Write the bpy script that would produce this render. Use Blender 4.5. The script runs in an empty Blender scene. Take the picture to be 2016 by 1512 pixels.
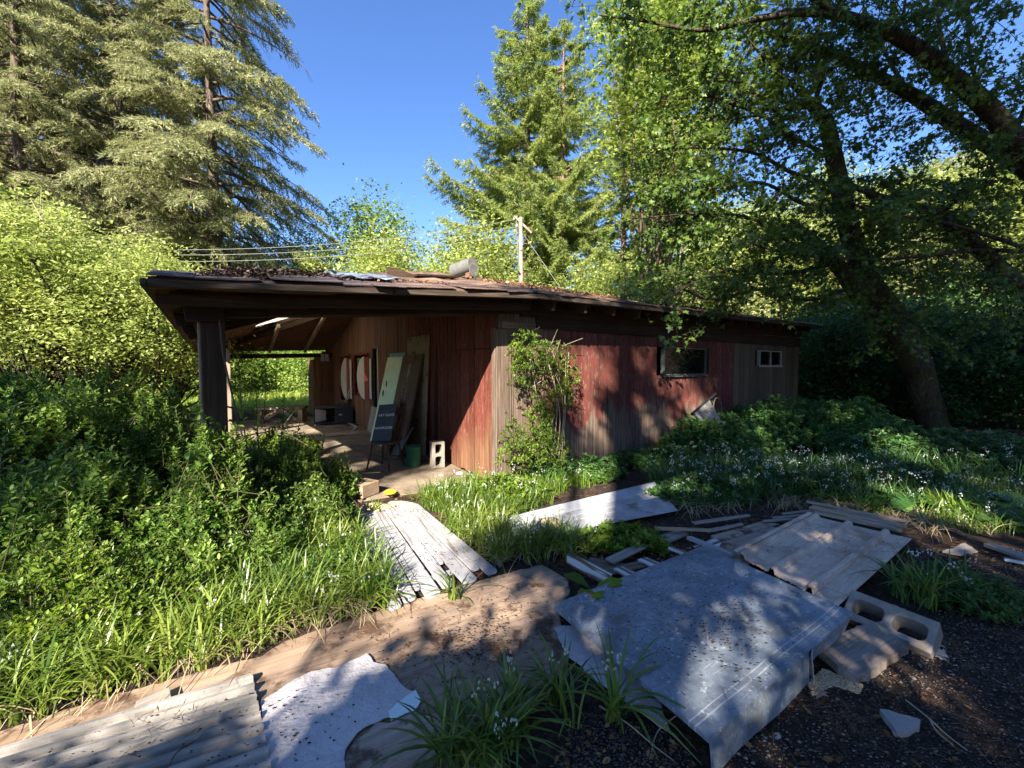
import bpy, bmesh, math, random
import numpy as np
from mathutils import Vector, Matrix, Euler
from mathutils.geometry import intersect_ray_tri

C = bpy.context.scene
rng = np.random.default_rng(11)
random.seed(11)
R = math.radians

# ------------------------------------------------------------------ camera
F = 790.0
PITCH = R(2.6)
CAMZ = 1.6
cam = bpy.data.cameras.new('camera')
cam.sensor_width = 36.0
cam.lens = F / 2016 * 36
cam.clip_start = 0.05
cam.clip_end = 2000
cob = bpy.data.objects.new('camera', cam)
cob.location = (0, 0, CAMZ)
cob.rotation_euler = (R(90) - PITCH, 0, 0)
C.collection.objects.link(cob)
C.camera = cob

# ------------------------------------------------------------------ sky, sun
SUN_EL, SUN_AZ = R(34), R(15)            # elevation; azimuth of travel, clockwise from +Y
SD = Vector((math.sin(SUN_AZ) * math.cos(SUN_EL), math.cos(SUN_AZ) * math.cos(SUN_EL), -math.sin(SUN_EL)))
W = bpy.data.worlds.new('World')
C.world = W
W.use_nodes = True
wn = W.node_tree
sky = wn.nodes.new('ShaderNodeTexSky')
sky.sky_type = 'NISHITA'
sky.sun_disc = False
sky.sun_elevation = SUN_EL
sky.sun_rotation = SUN_AZ + math.pi
sky.altitude = 200
sky.air_density = 1.0
sky.dust_density = 0.1
sky.ozone_density = 4.5
hs = wn.nodes.new('ShaderNodeHueSaturation')
hs.inputs['Saturation'].default_value = 1.12
hs.inputs['Hue'].default_value = 0.509
wn.links.new(sky.outputs[0], hs.inputs['Color'])
wn.links.new(hs.outputs[0], wn.nodes['Background'].inputs[0])
wn.nodes['Background'].inputs[1].default_value = 0.068
sl = bpy.data.lights.new('sun', 'SUN')
sl.energy = 5.0
sl.angle = R(0.53)
sl.color = (1.0, 0.90, 0.76)
so = bpy.data.objects.new('sun', sl)
so.rotation_euler = SD.to_track_quat('-Z', 'Y').to_euler()
so.location = (-6, -20, 20)
C.collection.objects.link(so)
C.view_settings.view_transform = 'Standard'
C.view_settings.look = 'None'
C.view_settings.exposure = 2.25
C.view_settings.gamma = 1.0
C.view_settings.use_curve_mapping = False
C.cycles.max_bounces = 7
C.cycles.diffuse_bounces = 3
C.cycles.glossy_bounces = 2
C.cycles.transmission_bounces = 4
C.cycles.transparent_max_bounces = 8

# ------------------------------------------------------------------ layout helpers
def ray(px, py):
    dx = (px - 1008) / F
    dy = -(py - 756) / F
    return Vector((dx, math.cos(PITCH) + dy * math.sin(PITCH), -math.sin(PITCH) + dy * math.cos(PITCH)))
CAM = Vector((0, 0, CAMZ))
def G(px, py, z=0.0):
    d = ray(px, py)
    return CAM + d * ((z - CAMZ) / d.z)
def D(px, py, depth):
    d = ray(px, py)
    return CAM + d * (depth / d.y)

# house frame: X along the long right wall, Y along the porch wall, origin at the near corner
HA = R(36.2)
HC = Vector((-0.2, 5.36, 0))
HM = Matrix.Translation(HC) @ Matrix.Rotation(HA, 4, 'Z')
HI = HM.inverted()
def hray(px, py):
    return HI @ CAM, (HI.to_3x3() @ ray(px, py))
def hplane(px, py, ax, val):
    o, d = hray(px, py)
    return o + d * ((val - o[ax]) / d[ax])
def H(x, y, z=0):
    return HM @ Vector((x, y, z))

# ------------------------------------------------------------------ object helpers
def tag(o, label=None, cat=None, group=None, kind=None):
    if label: o['label'] = label
    if cat: o['category'] = cat
    if group: o['group'] = group
    if kind: o['kind'] = kind
    return o
def empty(name, loc=(0, 0, 0), rz=0.0, parent=None):
    o = bpy.data.objects.new(name, None)
    o.location = loc
    o.rotation_euler = (0, 0, rz)
    C.collection.objects.link(o)
    if parent: o.parent = parent
    return o
def thing(name, label, cat, loc=(0, 0, 0), rz=0.0, group=None, rot=None):
    o = empty(name, loc, rz)
    if rot is not None: o.rotation_euler = rot
    return tag(o, label, cat, group)

def mesh_np(name, V, Fc, mat, parent=None, smooth=False):
    """V (n,3), Fc (m,k) one face size"""
    me = bpy.data.meshes.new(name)
    V = np.ascontiguousarray(V, dtype=np.float32)
    Fc = np.ascontiguousarray(Fc, dtype=np.int32)
    m, k = Fc.shape
    me.vertices.add(len(V)); me.vertices.foreach_set('co', V.ravel())
    me.loops.add(m * k); me.loops.foreach_set('vertex_index', Fc.ravel())
    me.polygons.add(m)
    me.polygons.foreach_set('loop_start', np.arange(0, m * k, k, dtype=np.int32))
    me.polygons.foreach_set('loop_total', np.full(m, k, dtype=np.int32))
    if smooth: me.polygons.foreach_set('use_smooth', np.ones(m, dtype=bool))
    me.update(calc_edges=True)
    me.materials.append(mat)
    o = bpy.data.objects.new(name, me)
    C.collection.objects.link(o)
    if parent: o.parent = parent
    return o

class MB:
    """collects shapes for ONE mesh"""
    def __init__(self):
        self.v = []; self.f = []; self.mi = []
    def add(self, verts, faces, mi=0, M=None):
        n = len(self.v)
        if M is not None: verts = [M @ Vector(p) for p in verts]
        self.v += [tuple(p) for p in verts]
        self.f += [tuple(i + n for i in f) for f in faces]
        self.mi += [mi] * len(faces)
    def box(self, a, b, mi=0, M=None):
        (x0, y0, z0), (x1, y1, z1) = a, b
        vs = [(x0, y0, z0), (x1, y0, z0), (x1, y1, z0), (x0, y1, z0), (x0, y0, z1), (x1, y0, z1), (x1, y1, z1), (x0, y1, z1)]
        self.add(vs, [(3, 2, 1, 0), (4, 5, 6, 7), (0, 1, 5, 4), (1, 2, 6, 5), (2, 3, 7, 6), (3, 0, 4, 7)], mi, M)
    def bar(self, p, q, w, h, up=(0, 0, 1), mi=0):
        p = Vector(p); q = Vector(q); d = q - p; L = d.length; d.normalize()
        u = Vector(up); s = d.cross(u)
        if s.length < 1e-4: s = d.cross(Vector((1, 0, 0)))
        s.normalize(); u = s.cross(d)
        M = Matrix((( d.x, s.x, u.x, p.x), (d.y, s.y, u.y, p.y), (d.z, s.z, u.z, p.z), (0, 0, 0, 1)))
        self.box((0, -w / 2, -h / 2), (L, w / 2, h / 2), mi, M)
    def prism(self, pts, z0, z1, mi=0, M=None):
        n = len(pts)
        vs = [(p[0], p[1], z0) for p in pts] + [(p[0], p[1], z1) for p in pts]
        fs = [tuple(range(n))[::-1], tuple(range(n, 2 * n))] + [(i, (i + 1) % n, n + (i + 1) % n, n + i) for i in range(n)]
        self.add(vs, fs, mi, M)
    def tube(self, pts, rad, n=8, mi=0, cap=True):
        pts = [Vector(p) for p in pts]
        if not hasattr(rad, '__len__'): rad = [rad] * len(pts)
        vs = []; fs = []
        prev = None
        for i, p in enumerate(pts):
            d = (pts[min(i + 1, len(pts) - 1)] - pts[max(i - 1, 0)])
            if d.length < 1e-9: d = Vector((0, 0, 1))
            d.normalize()
            if prev is None:
                s = d.cross(Vector((0, 0, 1)))
                if s.length < 1e-3: s = d.cross(Vector((1, 0, 0)))
            else:
                s = prev - d * prev.dot(d)
            s.normalize(); prev = s; u = d.cross(s)
            for k in range(n):
                a = 2 * math.pi * k / n
                vs.append(p + (s * math.cos(a) + u * math.sin(a)) * rad[i])
        for i in range(len(pts) - 1):
            for k in range(n):
                a = i * n + k; b = i * n + (k + 1) % n
                fs.append((a, b, b + n, a + n))
        if cap:
            fs.append(tuple(range(n))[::-1]); fs.append(tuple(range((len(pts) - 1) * n, len(pts) * n)))
        self.add(vs, fs, mi)
    def lathe(self, prof, n=24, mi=0, M=None):
        vs = []; fs = []
        for r, z in prof:
            for k in range(n):
                a = 2 * math.pi * k / n
                vs.append((r * math.cos(a), r * math.sin(a), z))
        for i in range(len(prof) - 1):
            for k in range(n):
                a = i * n + k; b = i * n + (k + 1) % n
                fs.append((a, b, b + n, a + n))
        self.add(vs, fs, mi, M)
    def build(self, name, mat, parent=None, bevel=0.0, smooth=False):
        me = bpy.data.meshes.new(name)
        me.from_pydata(self.v, [], self.f)
        me.update()
        bm = bmesh.new(); bm.from_mesh(me); bmesh.ops.recalc_face_normals(bm, faces=bm.faces); bm.to_mesh(me); bm.free()
        for m in (mat if isinstance(mat, (list, tuple)) else [mat]): me.materials.append(m)
        me.polygons.foreach_set('material_index', self.mi)
        if smooth: me.polygons.foreach_set('use_smooth', [True] * len(me.polygons))
        o = bpy.data.objects.new(name, me)
        C.collection.objects.link(o)
        if parent: o.parent = parent
        if bevel:
            b = o.modifiers.new('bevel', 'BEVEL'); b.width = bevel; b.segments = 2; b.limit_method = 'ANGLE'; b.angle_limit = R(40)
        return o

def norm(a):
    return a / np.maximum(np.linalg.norm(a, axis=-1, keepdims=True), 1e-9)
def unit_rand(n):
    return norm(rng.normal(size=(n, 3)))

# leaf templates: (verts (k,3), faces)
OVAL = (np.array([(0, 0, 0), (.35, .25, .06), (.75, .19, .05), (1, 0, -.05), (.75, -.19, .05), (.35, -.25, .06)]), np.array([(0, 1, 2, 3), (0, 3, 4, 5)]))
DIAM = (np.array([(0, 0, 0), (.5, .27, .03), (1, 0, 0), (.5, -.27, .03)]), np.array([(0, 3, 2, 1)]))
SPRAY = (np.array([(0, 0, 0), (.3, .09, -.03), (1, 0, -.06), (.3, -.09, -.03)]), np.array([(0, 3, 2, 1)]))
def _maple():
    b = [(0, .02), (-.08, .42), (.18, .26), (.38, .58), (.48, .22), (1, 0), (.48, -.22), (.38, -.58), (.18, -.26), (-.08, -.42), (0, -.02)]
    v = [(.3, 0, .05)] + [(x, y, -.10 * (x * x + y * y)) for x, y in b]
    n = len(b)
    f = [(0, i, i + 1) for i in range(1, n)]
    return np.array(v), np.array(f)
MAPLE = _maple()
def _bramble():   # three leaflets
    vs = []; fs = []
    for k, (a, l) in enumerate(((0, 1.0), (1.25, .8), (-1.25, .8))):
        c, s = math.cos(a), math.sin(a)
        pts = [(0.08, 0, 0), (.35, .26, .05), (.7, .2, .04), (1, 0, -.05), (.7, -.2, .04), (.35, -.26, .05)]
        n = len(vs)
        for x, y, z in pts:
            x *= l; y *= l
            vs.append((x * c - y * s, x * s + y * c, z))
        fs += [(n, n + 1, n + 2, n + 3), (n, n + 3, n + 4, n + 5)]
    return np.array(vs), np.array(fs)
BRAMBLE = _bramble()

def leaves_arr(pos, axis, nrm, size, tmpl):
    tv, tf = tmpl
    A = norm(axis)
    N = nrm - A * np.sum(nrm * A, axis=1, keepdims=True)
    N = norm(N); B = np.cross(N, A)
    size = np.broadcast_to(np.asarray(size, dtype=float), (len(pos),))
    V = pos[:, None, :] + size[:, None, None] * (tv[None, :, 0:1] * A[:, None, :] + tv[None, :, 1:2] * B[:, None, :] + tv[None, :, 2:3] * N[:, None, :])
    k = len(tv)
    Fc = tf[None, :, :] + (np.arange(len(pos)) * k)[:, None, None]
    return V.reshape(-1, 3), Fc.reshape(-1, tf.shape[1])
def leaves(name, pos, axis, nrm, size, tmpl, mat, parent=None):
    V, Fc = leaves_arr(np.asarray(pos), np.asarray(axis), np.asarray(nrm), size, tmpl)
    return mesh_np(name, V, Fc, mat, parent)

def tubes_np(lines, n=6):
    """lines: list of (pts (k,3), radii (k,)); vertices and quads of all of them"""
    Vs = []; Fs = []; off = 0
    ang = np.arange(n) * 2 * np.pi / n
    for P, r in lines:
        P = np.asarray(P, dtype=float); r = np.asarray(r, dtype=float)
        d = norm(np.gradient(P, axis=0))
        ref = np.array([0.13, 0.21, 0.97]) if abs(d[0][2]) < .85 else np.array([0.95, 0.2, 0.1])
        s = norm(np.cross(d, ref)); u = np.cross(d, s)
        ring = P[:, None, :] + r[:, None, None] * (np.cos(ang)[None, :, None] * s[:, None, :] + np.sin(ang)[None, :, None] * u[:, None, :])
        Vs.append(ring.reshape(-1, 3))
        k = len(P)
        i = np.arange(k - 1)[:, None] * n; j = np.arange(n)[None, :]
        a = off + i + j; b = off + i + (j + 1) % n
        Fs.append(np.stack([a, b, b + n, a + n], -1).reshape(-1, 4))
        off += k * n
    return np.concatenate(Vs), np.concatenate(Fs)
def tubes(name, lines, mat, parent=None, n=6):
    V, Fc = tubes_np(lines, n)
    return mesh_np(name, V, Fc, mat, parent, smooth=True)

def curve(pts, k=10):
    """smooth polyline through pts (Catmull-Rom)"""
    P = [np.array(p, dtype=float) for p in pts]
    P = [2 * P[0] - P[1]] + P + [2 * P[-1] - P[-2]]
    out = []
    for i in range(1, len(P) - 2):
        p0, p1, p2, p3 = P[i - 1:i + 3]
        for t in np.linspace(0, 1, k, endpoint=False):
            out.append(.5 * ((2 * p1) + (-p0 + p2) * t + (2 * p0 - 5 * p1 + 4 * p2 - p3) * t * t + (-p0 + 3 * p1 - 3 * p2 + p3) * t ** 3))
    out.append(P[-2])
    return np.array(out)

# ------------------------------------------------------------------ materials
class NT:
    def __init__(self, name):
        self.m = bpy.data.materials.new(name); self.m.use_nodes = True
        self.t = self.m.node_tree; self.t.nodes.clear()
        self.out = self.t.nodes.new('ShaderNodeOutputMaterial')
    def n(self, typ, **kw):
        nd = self.t.nodes.new('ShaderNode' + typ)
        for k, v in kw.items():
            if k.startswith('_'): setattr(nd, k[1:], v)
        for k, v in kw.items():
            if not k.startswith('_'):
                self.set(nd.inputs[int(k[1:]) if k[0] == 'i' and k[1:].isdigit() else k.replace('__', ' ')], v)
        return nd
    def set(self, inp, v):
        if isinstance(v, bpy.types.NodeSocket): self.t.links.new(v, inp)
        elif isinstance(v, (tuple, list)) and len(v) == 3 and inp.type == 'RGBA': inp.default_value = (*v, 1)
        else: inp.default_value = v
    def coord(self, scale=(1, 1, 1), loc=(0, 0, 0), rot=(0, 0, 0), kind='Object'):
        tc = self.n('TexCoord')
        return self.n('Mapping', i0=tc.outputs[kind], i1=loc, i2=rot, i3=scale).outputs[0]
    def noise(self, vec, scale=5, detail=4, rough=.55, dist=0):
        return self.n('TexNoise', Vector=vec, Scale=scale, Detail=detail, Roughness=rough, Distortion=dist).outputs[0]
    def ramp(self, fac, stops):
        r = self.n('ValToRGB', Fac=fac)
        e = r.color_ramp.elements
        while len(e) < len(stops): e.new(.5)
        for el, (p, c) in zip(e, stops):
            el.position = p; el.color = (*c, 1) if hasattr(c, '__len__') else (c, c, c, 1)
        return r.outputs[0]
    def mix(self, fac, a, b, mode='MIX'):
        m = self.n('Mix', _data_type='RGBA', _blend_type=mode)
        self.set(m.inputs[0], fac); self.set(m.inputs[6], a); self.set(m.inputs[7], b)
        return m.outputs[2]
    def math(self, op, a, b=0.0, c=0.0, clamp=False):
        m = self.n('Math', _operation=op, _use_clamp=clamp)
        self.set(m.inputs[0], a); self.set(m.inputs[1], b)
        if op in ('MULTIPLY_ADD', 'SMOOTH_MIN'): self.set(m.inputs[2], c)
        return m.outputs[0]
    def isl(self):
        return self.n('NewGeometry').outputs['Random Per Island']
    def xyz(self, kind='Object'):
        return self.n('SeparateXYZ', i0=self.n('TexCoord').outputs[kind]).outputs
    def mr(self, v, a, b, c=0.0, d=1.0):
        m = self.n('MapRange', _interpolation_type='SMOOTHSTEP')
        self.set(m.inputs[0], v); self.set(m.inputs[1], a); self.set(m.inputs[2], b); self.set(m.inputs[3], c); self.set(m.inputs[4], d)
        return m.outputs[0]
    def pbr(self, col, rough=.8, metal=0.0, bump=None, bs=.3, bd=.01, spec=.3, **kw):
        p = self.n('BsdfPrincipled', **kw)
        self.set(p.inputs['Base Color'], col); self.set(p.inputs['Roughness'], rough); self.set(p.inputs['Metallic'], metal)
        p.inputs['Specular IOR Level'].default_value = spec
        if bump is not None:
            b = self.n('Bump', Strength=bs, Distance=bd, Height=bump)
            self.t.links.new(b.outputs[0], p.inputs['Normal'])
        self.t.links.new(p.outputs[0], self.out.inputs[0])
        return p

def leaf_mat(name, cols, trans=.38, rough=.5, spec=.35, tcol=None, patch=0.8):
    t = NT(name)
    r = t.isl()
    n = t.noise(t.coord(kind='Object'), patch, 2)
    f = t.math('ADD', t.math('MULTIPLY', r, .62), t.math('MULTIPLY', t.mr(n, .3, .7), .42), clamp=True)
    k = len(cols)
    col = t.ramp(f, [(.12 + .8 * i / max(1, k - 1), c) for i, c in enumerate(cols)])
    p = t.pbr(col, rough, spec=spec)
    tr = t.n('BsdfTranslucent')
    hs = t.n('HueSaturation', Hue=.497, Saturation=1.05, Value=1.3, Color=col)
    t.t.links.new(hs.outputs[0], tr.inputs[0])
    mx = t.n('MixShader', Fac=trans)
    t.t.links.new(p.outputs[0], mx.inputs[1]); t.t.links.new(tr.outputs[0], mx.inputs[2])
    t.t.links.new(mx.outputs[0], t.out.inputs[0])
    return t.m

def wood_mat(name, dark, mid, light, ax='X', sc=14.0, along=.7, rough=.85, isl=.5, bs=.5, stain=None, paint=None, pth=.5, pscale=3.0, spec=.2):
    t = NT(name)
    s = {'X': (along, sc, sc), 'Y': (sc, along, sc), 'Z': (sc, sc, along)}[ax]
    v = t.coord(scale=s)
    g = t.noise(v, 2.2, 6, .65, .4)
    g2 = t.noise(t.coord(scale=tuple(q * 4 for q in s)), 2.5, 3, .6)
    gg = t.math('ADD', t.math('MULTIPLY', g, .7), t.math('MULTIPLY', g2, .3))
    col = t.ramp(gg, [(.3, dark), (.5, mid), (.7, light)])
    big = t.noise(t.coord(), 1.3, 4)
    col = t.mix(t.mr(big, .35, .7), col, t.mix(.5, col, dark, 'MIX'))
    if isl:
        r = t.isl()
        k = t.math('MULTIPLY_ADD', r, isl, 1 - isl * .5)
        col = t.mix(1.0, col, t.n('CombineXYZ', i0=k, i1=k, i2=k).outputs[0], 'MULTIPLY')
    if stain:
        col = t.mix(t.mr(t.noise(t.coord(), 4, 6, .7), .5, .62), col, stain)
    if paint:
        pm = t.noise(t.coord(scale=tuple(.35 * q for q in s)), pscale, 6, .7)
        col = t.mix(t.mr(pm, pth - .04, pth + .04), col, paint)
    t.pbr(col, rough, bump=gg, bs=bs, bd=.006, spec=spec)
    return t.m

M = {}
M['old_wood'] = wood_mat('weathered_wood', (.05, .035, .025), (.16, .115, .08), (.30, .235, .17))
M['grey_wood'] = wood_mat('grey_wood', (.12, .10, .085), (.27, .235, .20), (.42, .37, .32))
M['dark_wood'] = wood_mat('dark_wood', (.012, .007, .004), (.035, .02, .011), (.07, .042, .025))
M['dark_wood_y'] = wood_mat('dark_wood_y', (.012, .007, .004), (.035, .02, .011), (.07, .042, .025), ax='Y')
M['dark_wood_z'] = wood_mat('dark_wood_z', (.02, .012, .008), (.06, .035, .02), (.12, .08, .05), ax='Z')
M['soffit'] = wood_mat('soffit_boards', (.05, .025, .012), (.15, .075, .035), (.26, .14, .07), ax='Y')
M['pale_post'] = wood_mat('pale_post_wood', (.20, .14, .11), (.38, .28, .22), (.52, .42, .34), ax='Z')
M['plywood'] = wood_mat('old_plywood', (.12, .078, .052), (.28, .20, .142), (.38, .29, .215), sc=14, along=.45, isl=0, stain=(.085, .05, .033), bs=1.0)
M['plywood_grey'] = wood_mat('old_plywood_grey', (.16, .11, .085), (.30, .23, .18), (.42, .34, .28), sc=14, along=.5, isl=0, stain=(.08, .055, .04))
M['white_board'] = wood_mat('white_painted_boards', (.10, .08, .07), (.2, .17, .15), (.3, .27, .24), paint=(.28, .28, .295), pth=.41, isl=.15, rough=.6, bs=.25)
M['chip_paint'] = wood_mat('chipped_white_paint', (.06, .04, .03), (.16, .11, .08), (.26, .2, .15), paint=(.52, .52, .52), pth=.52, isl=.2, rough=.6)
M['green_door'] = None
del M['green_door']
def simple(name, col, rough=.7, metal=0.0, var=.25, sc=6, bump=.2, spec=.3, isl=0.0, stain=None, st=(.55, .7)):
    t = NT(name)
    n = t.noise(t.coord(), sc, 6, .65)
    c = t.ramp(n, [(.3, tuple(q * (1 - var) for q in col)), (.7, tuple(min(1, q * (1 + var)) for q in col))])
    if isl:
        k = t.math('MULTIPLY_ADD', t.isl(), isl * 2, 1 - isl)
        c = t.mix(1.0, c, t.n('CombineXYZ', i0=k, i1=k, i2=k).outputs[0], 'MULTIPLY')
    if stain:
        c = t.mix(t.mr(t.noise(t.coord(), sc * .6, 7, .7), *st), c, stain)
    t.pbr(c, rough, metal, bump=t.noise(t.coord(), sc * 6, 4), bs=bump, bd=.004, spec=spec)
    return t.m

# house siding: bare weathered board at the foot and corner, worn red paint above
def siding(name, side):
    t = NT(name)
    g = t.noise(t.coord(scale=(16, 16, .55)), 2.2, 6, .68, .3)
    g2 = t.noise(t.coord(scale=(60, 60, 1.6)), 2.2, 4, .6)
    gg = t.math('ADD', t.math('MULTIPLY', g, .65), t.math('MULTIPLY', g2, .35))
    X, Y, Z = t.xyz()[0:3]
    if side == 'R':
        base = t.ramp(gg, [(.32, (.035, .023, .018)), (.5, (.115, .082, .062)), (.68, (.24, .185, .145))])
        base = t.mix(t.mr(t.noise(t.coord(scale=(2, 2, .5)), 1.5, 6, .7), .5, .66), base, (.06, .038, .028))
        olive = t.ramp(gg, [(.3, (.035, .027, .016)), (.5, (.09, .07, .045)), (.7, (.155, .125, .08))])
        base = t.mix(t.mr(X, 6.3, 6.6), base, olive)
        win = t.math('MULTIPLY', t.mr(X, .35, 1.3), t.math('SUBTRACT', 1.0, t.mr(X, 6.45, 6.55)))
        wear = t.math('ADD', t.math('MULTIPLY', t.noise(t.coord(scale=(1.3, 1.3, .30)), 1.6, 5, .6), .8), t.math('MULTIPLY', t.noise(t.coord(scale=(22, 22, 2.0)), 2, 5, .7), .2))
        lim = t.math('MULTIPLY_ADD', wear, -2.6, 1.95)      # height below which paint is gone
        pm = t.mr(t.math('SUBTRACT', Z, lim), -.03, .18)
    else:
        base = t.ramp(gg, [(.3, (.045, .02, .012)), (.5, (.13, .065, .035)), (.7, (.25, .14, .085))])
        win = t.math('SUBTRACT', 1.0, t.mr(Y, 2.7, 3.2))
        wear = t.noise(t.coord(scale=(1.3, 1.3, .30)), 1.8, 5, .6)
        lim = t.math('MULTIPLY_ADD', wear, -1.2, t.math('SUBTRACT', 1.3, t.math('MULTIPLY', Y, .55)))
        pm = t.mr(t.math('SUBTRACT', Z, lim), -.15, .5)
    streak = t.mr(gg, .40, .53)
    flake = t.mr(t.noise(t.coord(scale=(9, 9, 2.2)), 3, 7, .75), .40, .47)
    pm = t.math('MULTIPLY', t.math('MULTIPLY', pm, win), t.math('MULTIPLY', t.math('MULTIPLY_ADD', streak, .45, .55), flake))
    red = t.ramp(t.noise(t.coord(scale=(5, 5, .8)), 2, 5, .7), [(.3, (.055, .010, .008)), (.7, (.14, .036, .028))])
    col = t.mix(pm, base, red)
    k = t.math('MULTIPLY_ADD', t.isl(), .45, .77)
    col = t.mix(1.0, col, t.n('CombineXYZ', i0=k, i1=k, i2=k).outputs[0], 'MULTIPLY')
    t.pbr(col, .8, bump=gg, bs=.5, bd=.006, spec=.2)
    return t.m
M['post_wood'] = wood_mat('post_wood', (.018, .012, .009), (.048, .032, .022), (.10, .07, .048), ax='Z')
M['siding_side'] = siding('red_siding_side', 'R')
M['siding_porch'] = siding('red_siding_porch', 'L')

t = NT('old_roofing')
n1 = t.noise(t.coord(scale=(1, 1, 1)), 1.1, 7, .7, .6)
n2 = t.noise(t.coord(scale=(.7, 5, 3)), 3.5, 6, .7)
c = t.ramp(n1, [(.36, (.028, .022, .022)), (.47, (.09, .066, .058)), (.56, (.19, .115, .07)), (.68, (.27, .20, .165))])
c = t.mix(t.mr(n2, .5, .62), c, (.14, .075, .045))
X, Y, Z = t.xyz()[0:3]
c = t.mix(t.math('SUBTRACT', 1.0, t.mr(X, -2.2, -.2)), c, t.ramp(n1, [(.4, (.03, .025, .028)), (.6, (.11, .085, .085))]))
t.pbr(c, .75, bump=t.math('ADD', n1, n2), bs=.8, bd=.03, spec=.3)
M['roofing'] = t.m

t = NT('concrete_slab')
n1 = t.noise(t.coord(), 1.3, 7, .65); n2 = t.noise(t.coord(), 14, 6, .7)
c = t.ramp(n1, [(.3, (.07, .056, .042)), (.5, (.17, .135, .10)), (.7, (.29, .235, .17))])
c = t.mix(t.mr(n2, .52, .68), c, (.12, .08, .05))
vv = t.n('TexVoronoi', Vector=t.coord(), Scale=.7, _feature='DISTANCE_TO_EDGE').outputs[0]
c = t.mix(t.math('SUBTRACT', 1.0, t.mr(vv, .004, .012)), c, (.07, .05, .035))
t.pbr(c, .9, bump=n2, bs=.35, bd=.008)
M['slab'] = t.m

M['concrete'] = simple('rough_concrete', (.21, .19, .165), .95, sc=9, bump=.7, stain=(.20, .16, .11), st=(.5, .62))
M['glass'] = simple('dark_window_glass', (.003, .005, .004), .03, sc=3, bump=.02, spec=.6)
M['white_metal'] = simple('white_window_frame', (.30, .30, .28), .5, sc=8, bump=.1)
M['grey_metal'] = simple('grey_window_frame', (.06, .075, .068), .5, sc=8, bump=.1)
M['black'] = simple('black_plastic', (.02, .02, .022), .45, sc=10, bump=.2)
M['cabinet'] = simple('dusty_black_cabinet', (.035, .035, .036), .6, sc=5, bump=.2, stain=(.10, .095, .085))
M['pail'] = simple('green_pail', (.015, .085, .05), .45, sc=6, bump=.1)
M['mint'] = simple('pale_green_paint', (.48, .62, .42), .55, sc=3, var=.1, bump=.15, stain=(.22, .30, .2), st=(.62, .8))
M['teal'] = simple('teal_paint', (.10, .30, .28), .6, sc=6, stain=(.06, .12, .1))
M['yellow'] = simple('yellow_plastic', (.75, .42, .03), .4, sc=8, bump=.05)
M['slate'] = simple('chalkboard_slate', (.045, .05, .052), .6, sc=5, bump=.1, stain=(.09, .09, .09))
M['chalk'] = simple('chalk_lettering', (.72, .74, .72), .9, sc=30, bump=.1, stain=(.3, .3, .3), st=(.5, .7))
M['chair'] = simple('dark_chair_wood', (.05, .025, .018), .5, sc=12, bump=.2)
M['oval_white'] = simple('white_oval_shutter', (.42, .39, .37), .6, sc=5, var=.1, bump=.1)
M['maroon'] = simple('maroon_paint', (.13, .012, .022), .5, sc=5, bump=.15)
M['pinkred'] = simple('pink_paint', (.65, .12, .14), .6, sc=5, bump=.1)
M['brick'] = simple('red_brick', (.30, .10, .06), .9, sc=8, bump=.5)
M['stone'] = simple('tan_stone', (.34, .27, .19), .9, sc=6, bump=.8)
M['greystone'] = simple('grey_stone', (.27, .25, .235), .9, sc=6, bump=.8)
M['tarp'] = simple('blue_grey_tarp', (.13, .16, .21), .5, sc=4, bump=.6, stain=(.25, .27, .3))
M['ceiling_panel'] = simple('translucent_roof_panel', (.75, .74, .70), .5, sc=3, var=.1)
M['galv_dull'] = simple('dull_galvanised_vent', (.11, .11, .105), .8, metal=.0, sc=7, bump=.4, stain=(.12, .11, .1))
M['rust'] = simple('rusty_iron', (.12, .06, .042), .8, sc=9, bump=.6)
M['pale_block'] = wood_mat('cut_timber', (.17, .12, .08), (.34, .25, .17), (.48, .37, .26))
M['wire'] = simple('aluminium_wire', (.20, .20, .19), .5, bump=0)
M['bark'] = None
def bark(name, a, b, c, moss=None):
    t = NT(name)
    n = t.noise(t.coord(scale=(7, 7, 1.6)), 2.5, 7, .7, .5)
    col = t.ramp(n, [(.32, a), (.5, b), (.68, c)])
    if moss: col = t.mix(t.mr(t.noise(t.coord(), 1.8, 6, .7), .48, .6), col, moss)
    t.pbr(col, .95, bump=n, bs=.9, bd=.04, spec=.1)
    return t.m
M['bark'] = bark('grey_brown_bark', (.03, .022, .018), (.10, .075, .06), (.20, .16, .13))
M['bark_dark'] = bark('mossy_maple_bark', (.012, .010, .008), (.045, .035, .026), (.11, .09, .07), moss=(.05, .055, .02))
M['bark_red'] = bark('redwood_bark', (.06, .035, .025), (.20, .12, .09), (.34, .24, .19))
M['stem'] = simple('green_brown_stem', (.06, .055, .025), .8, bump=.2)
M['twig'] = simple('pale_dead_twig', (.30, .25, .18), .9, bump=.4)

# galvanised sheet; HOOD_Y is the folded edge in the lid's own frame
HQ = [(1088, 1190, .10), (1385, 1074, .16), (1680, 1206, .19), (1397, 1452, .17)]
_h = [G(*q) for q in HQ]; _c = sum(_h, Vector()) / 4; _a = math.atan2(_h[2].y - _h[3].y, _h[2].x - _h[3].x)
HOOD_Y = (Matrix.Rotation(-_a, 4, 'Z') @ (_h[3] - _c)).y
t = NT('galvanised_sheet')
v = t.n('TexVoronoi', Vector=t.coord(), Scale=55).outputs['Color']
vb = t.n('SeparateColor', i0=v).outputs[0]
n1 = t.noise(t.coord(), 2.6, 7, .75); n2 = t.noise(t.coord(), 30, 4, .7)
c = t.ramp(t.math('ADD', t.math('MULTIPLY', n1, .75), t.math('MULTIPLY', vb, .10)), [(.34, (.13, .16, .195)), (.5, (.22, .255, .295)), (.68, (.36, .385, .41))])
c = t.mix(t.mr(n2, .58, .7), c, (.46, .47, .48))
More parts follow.
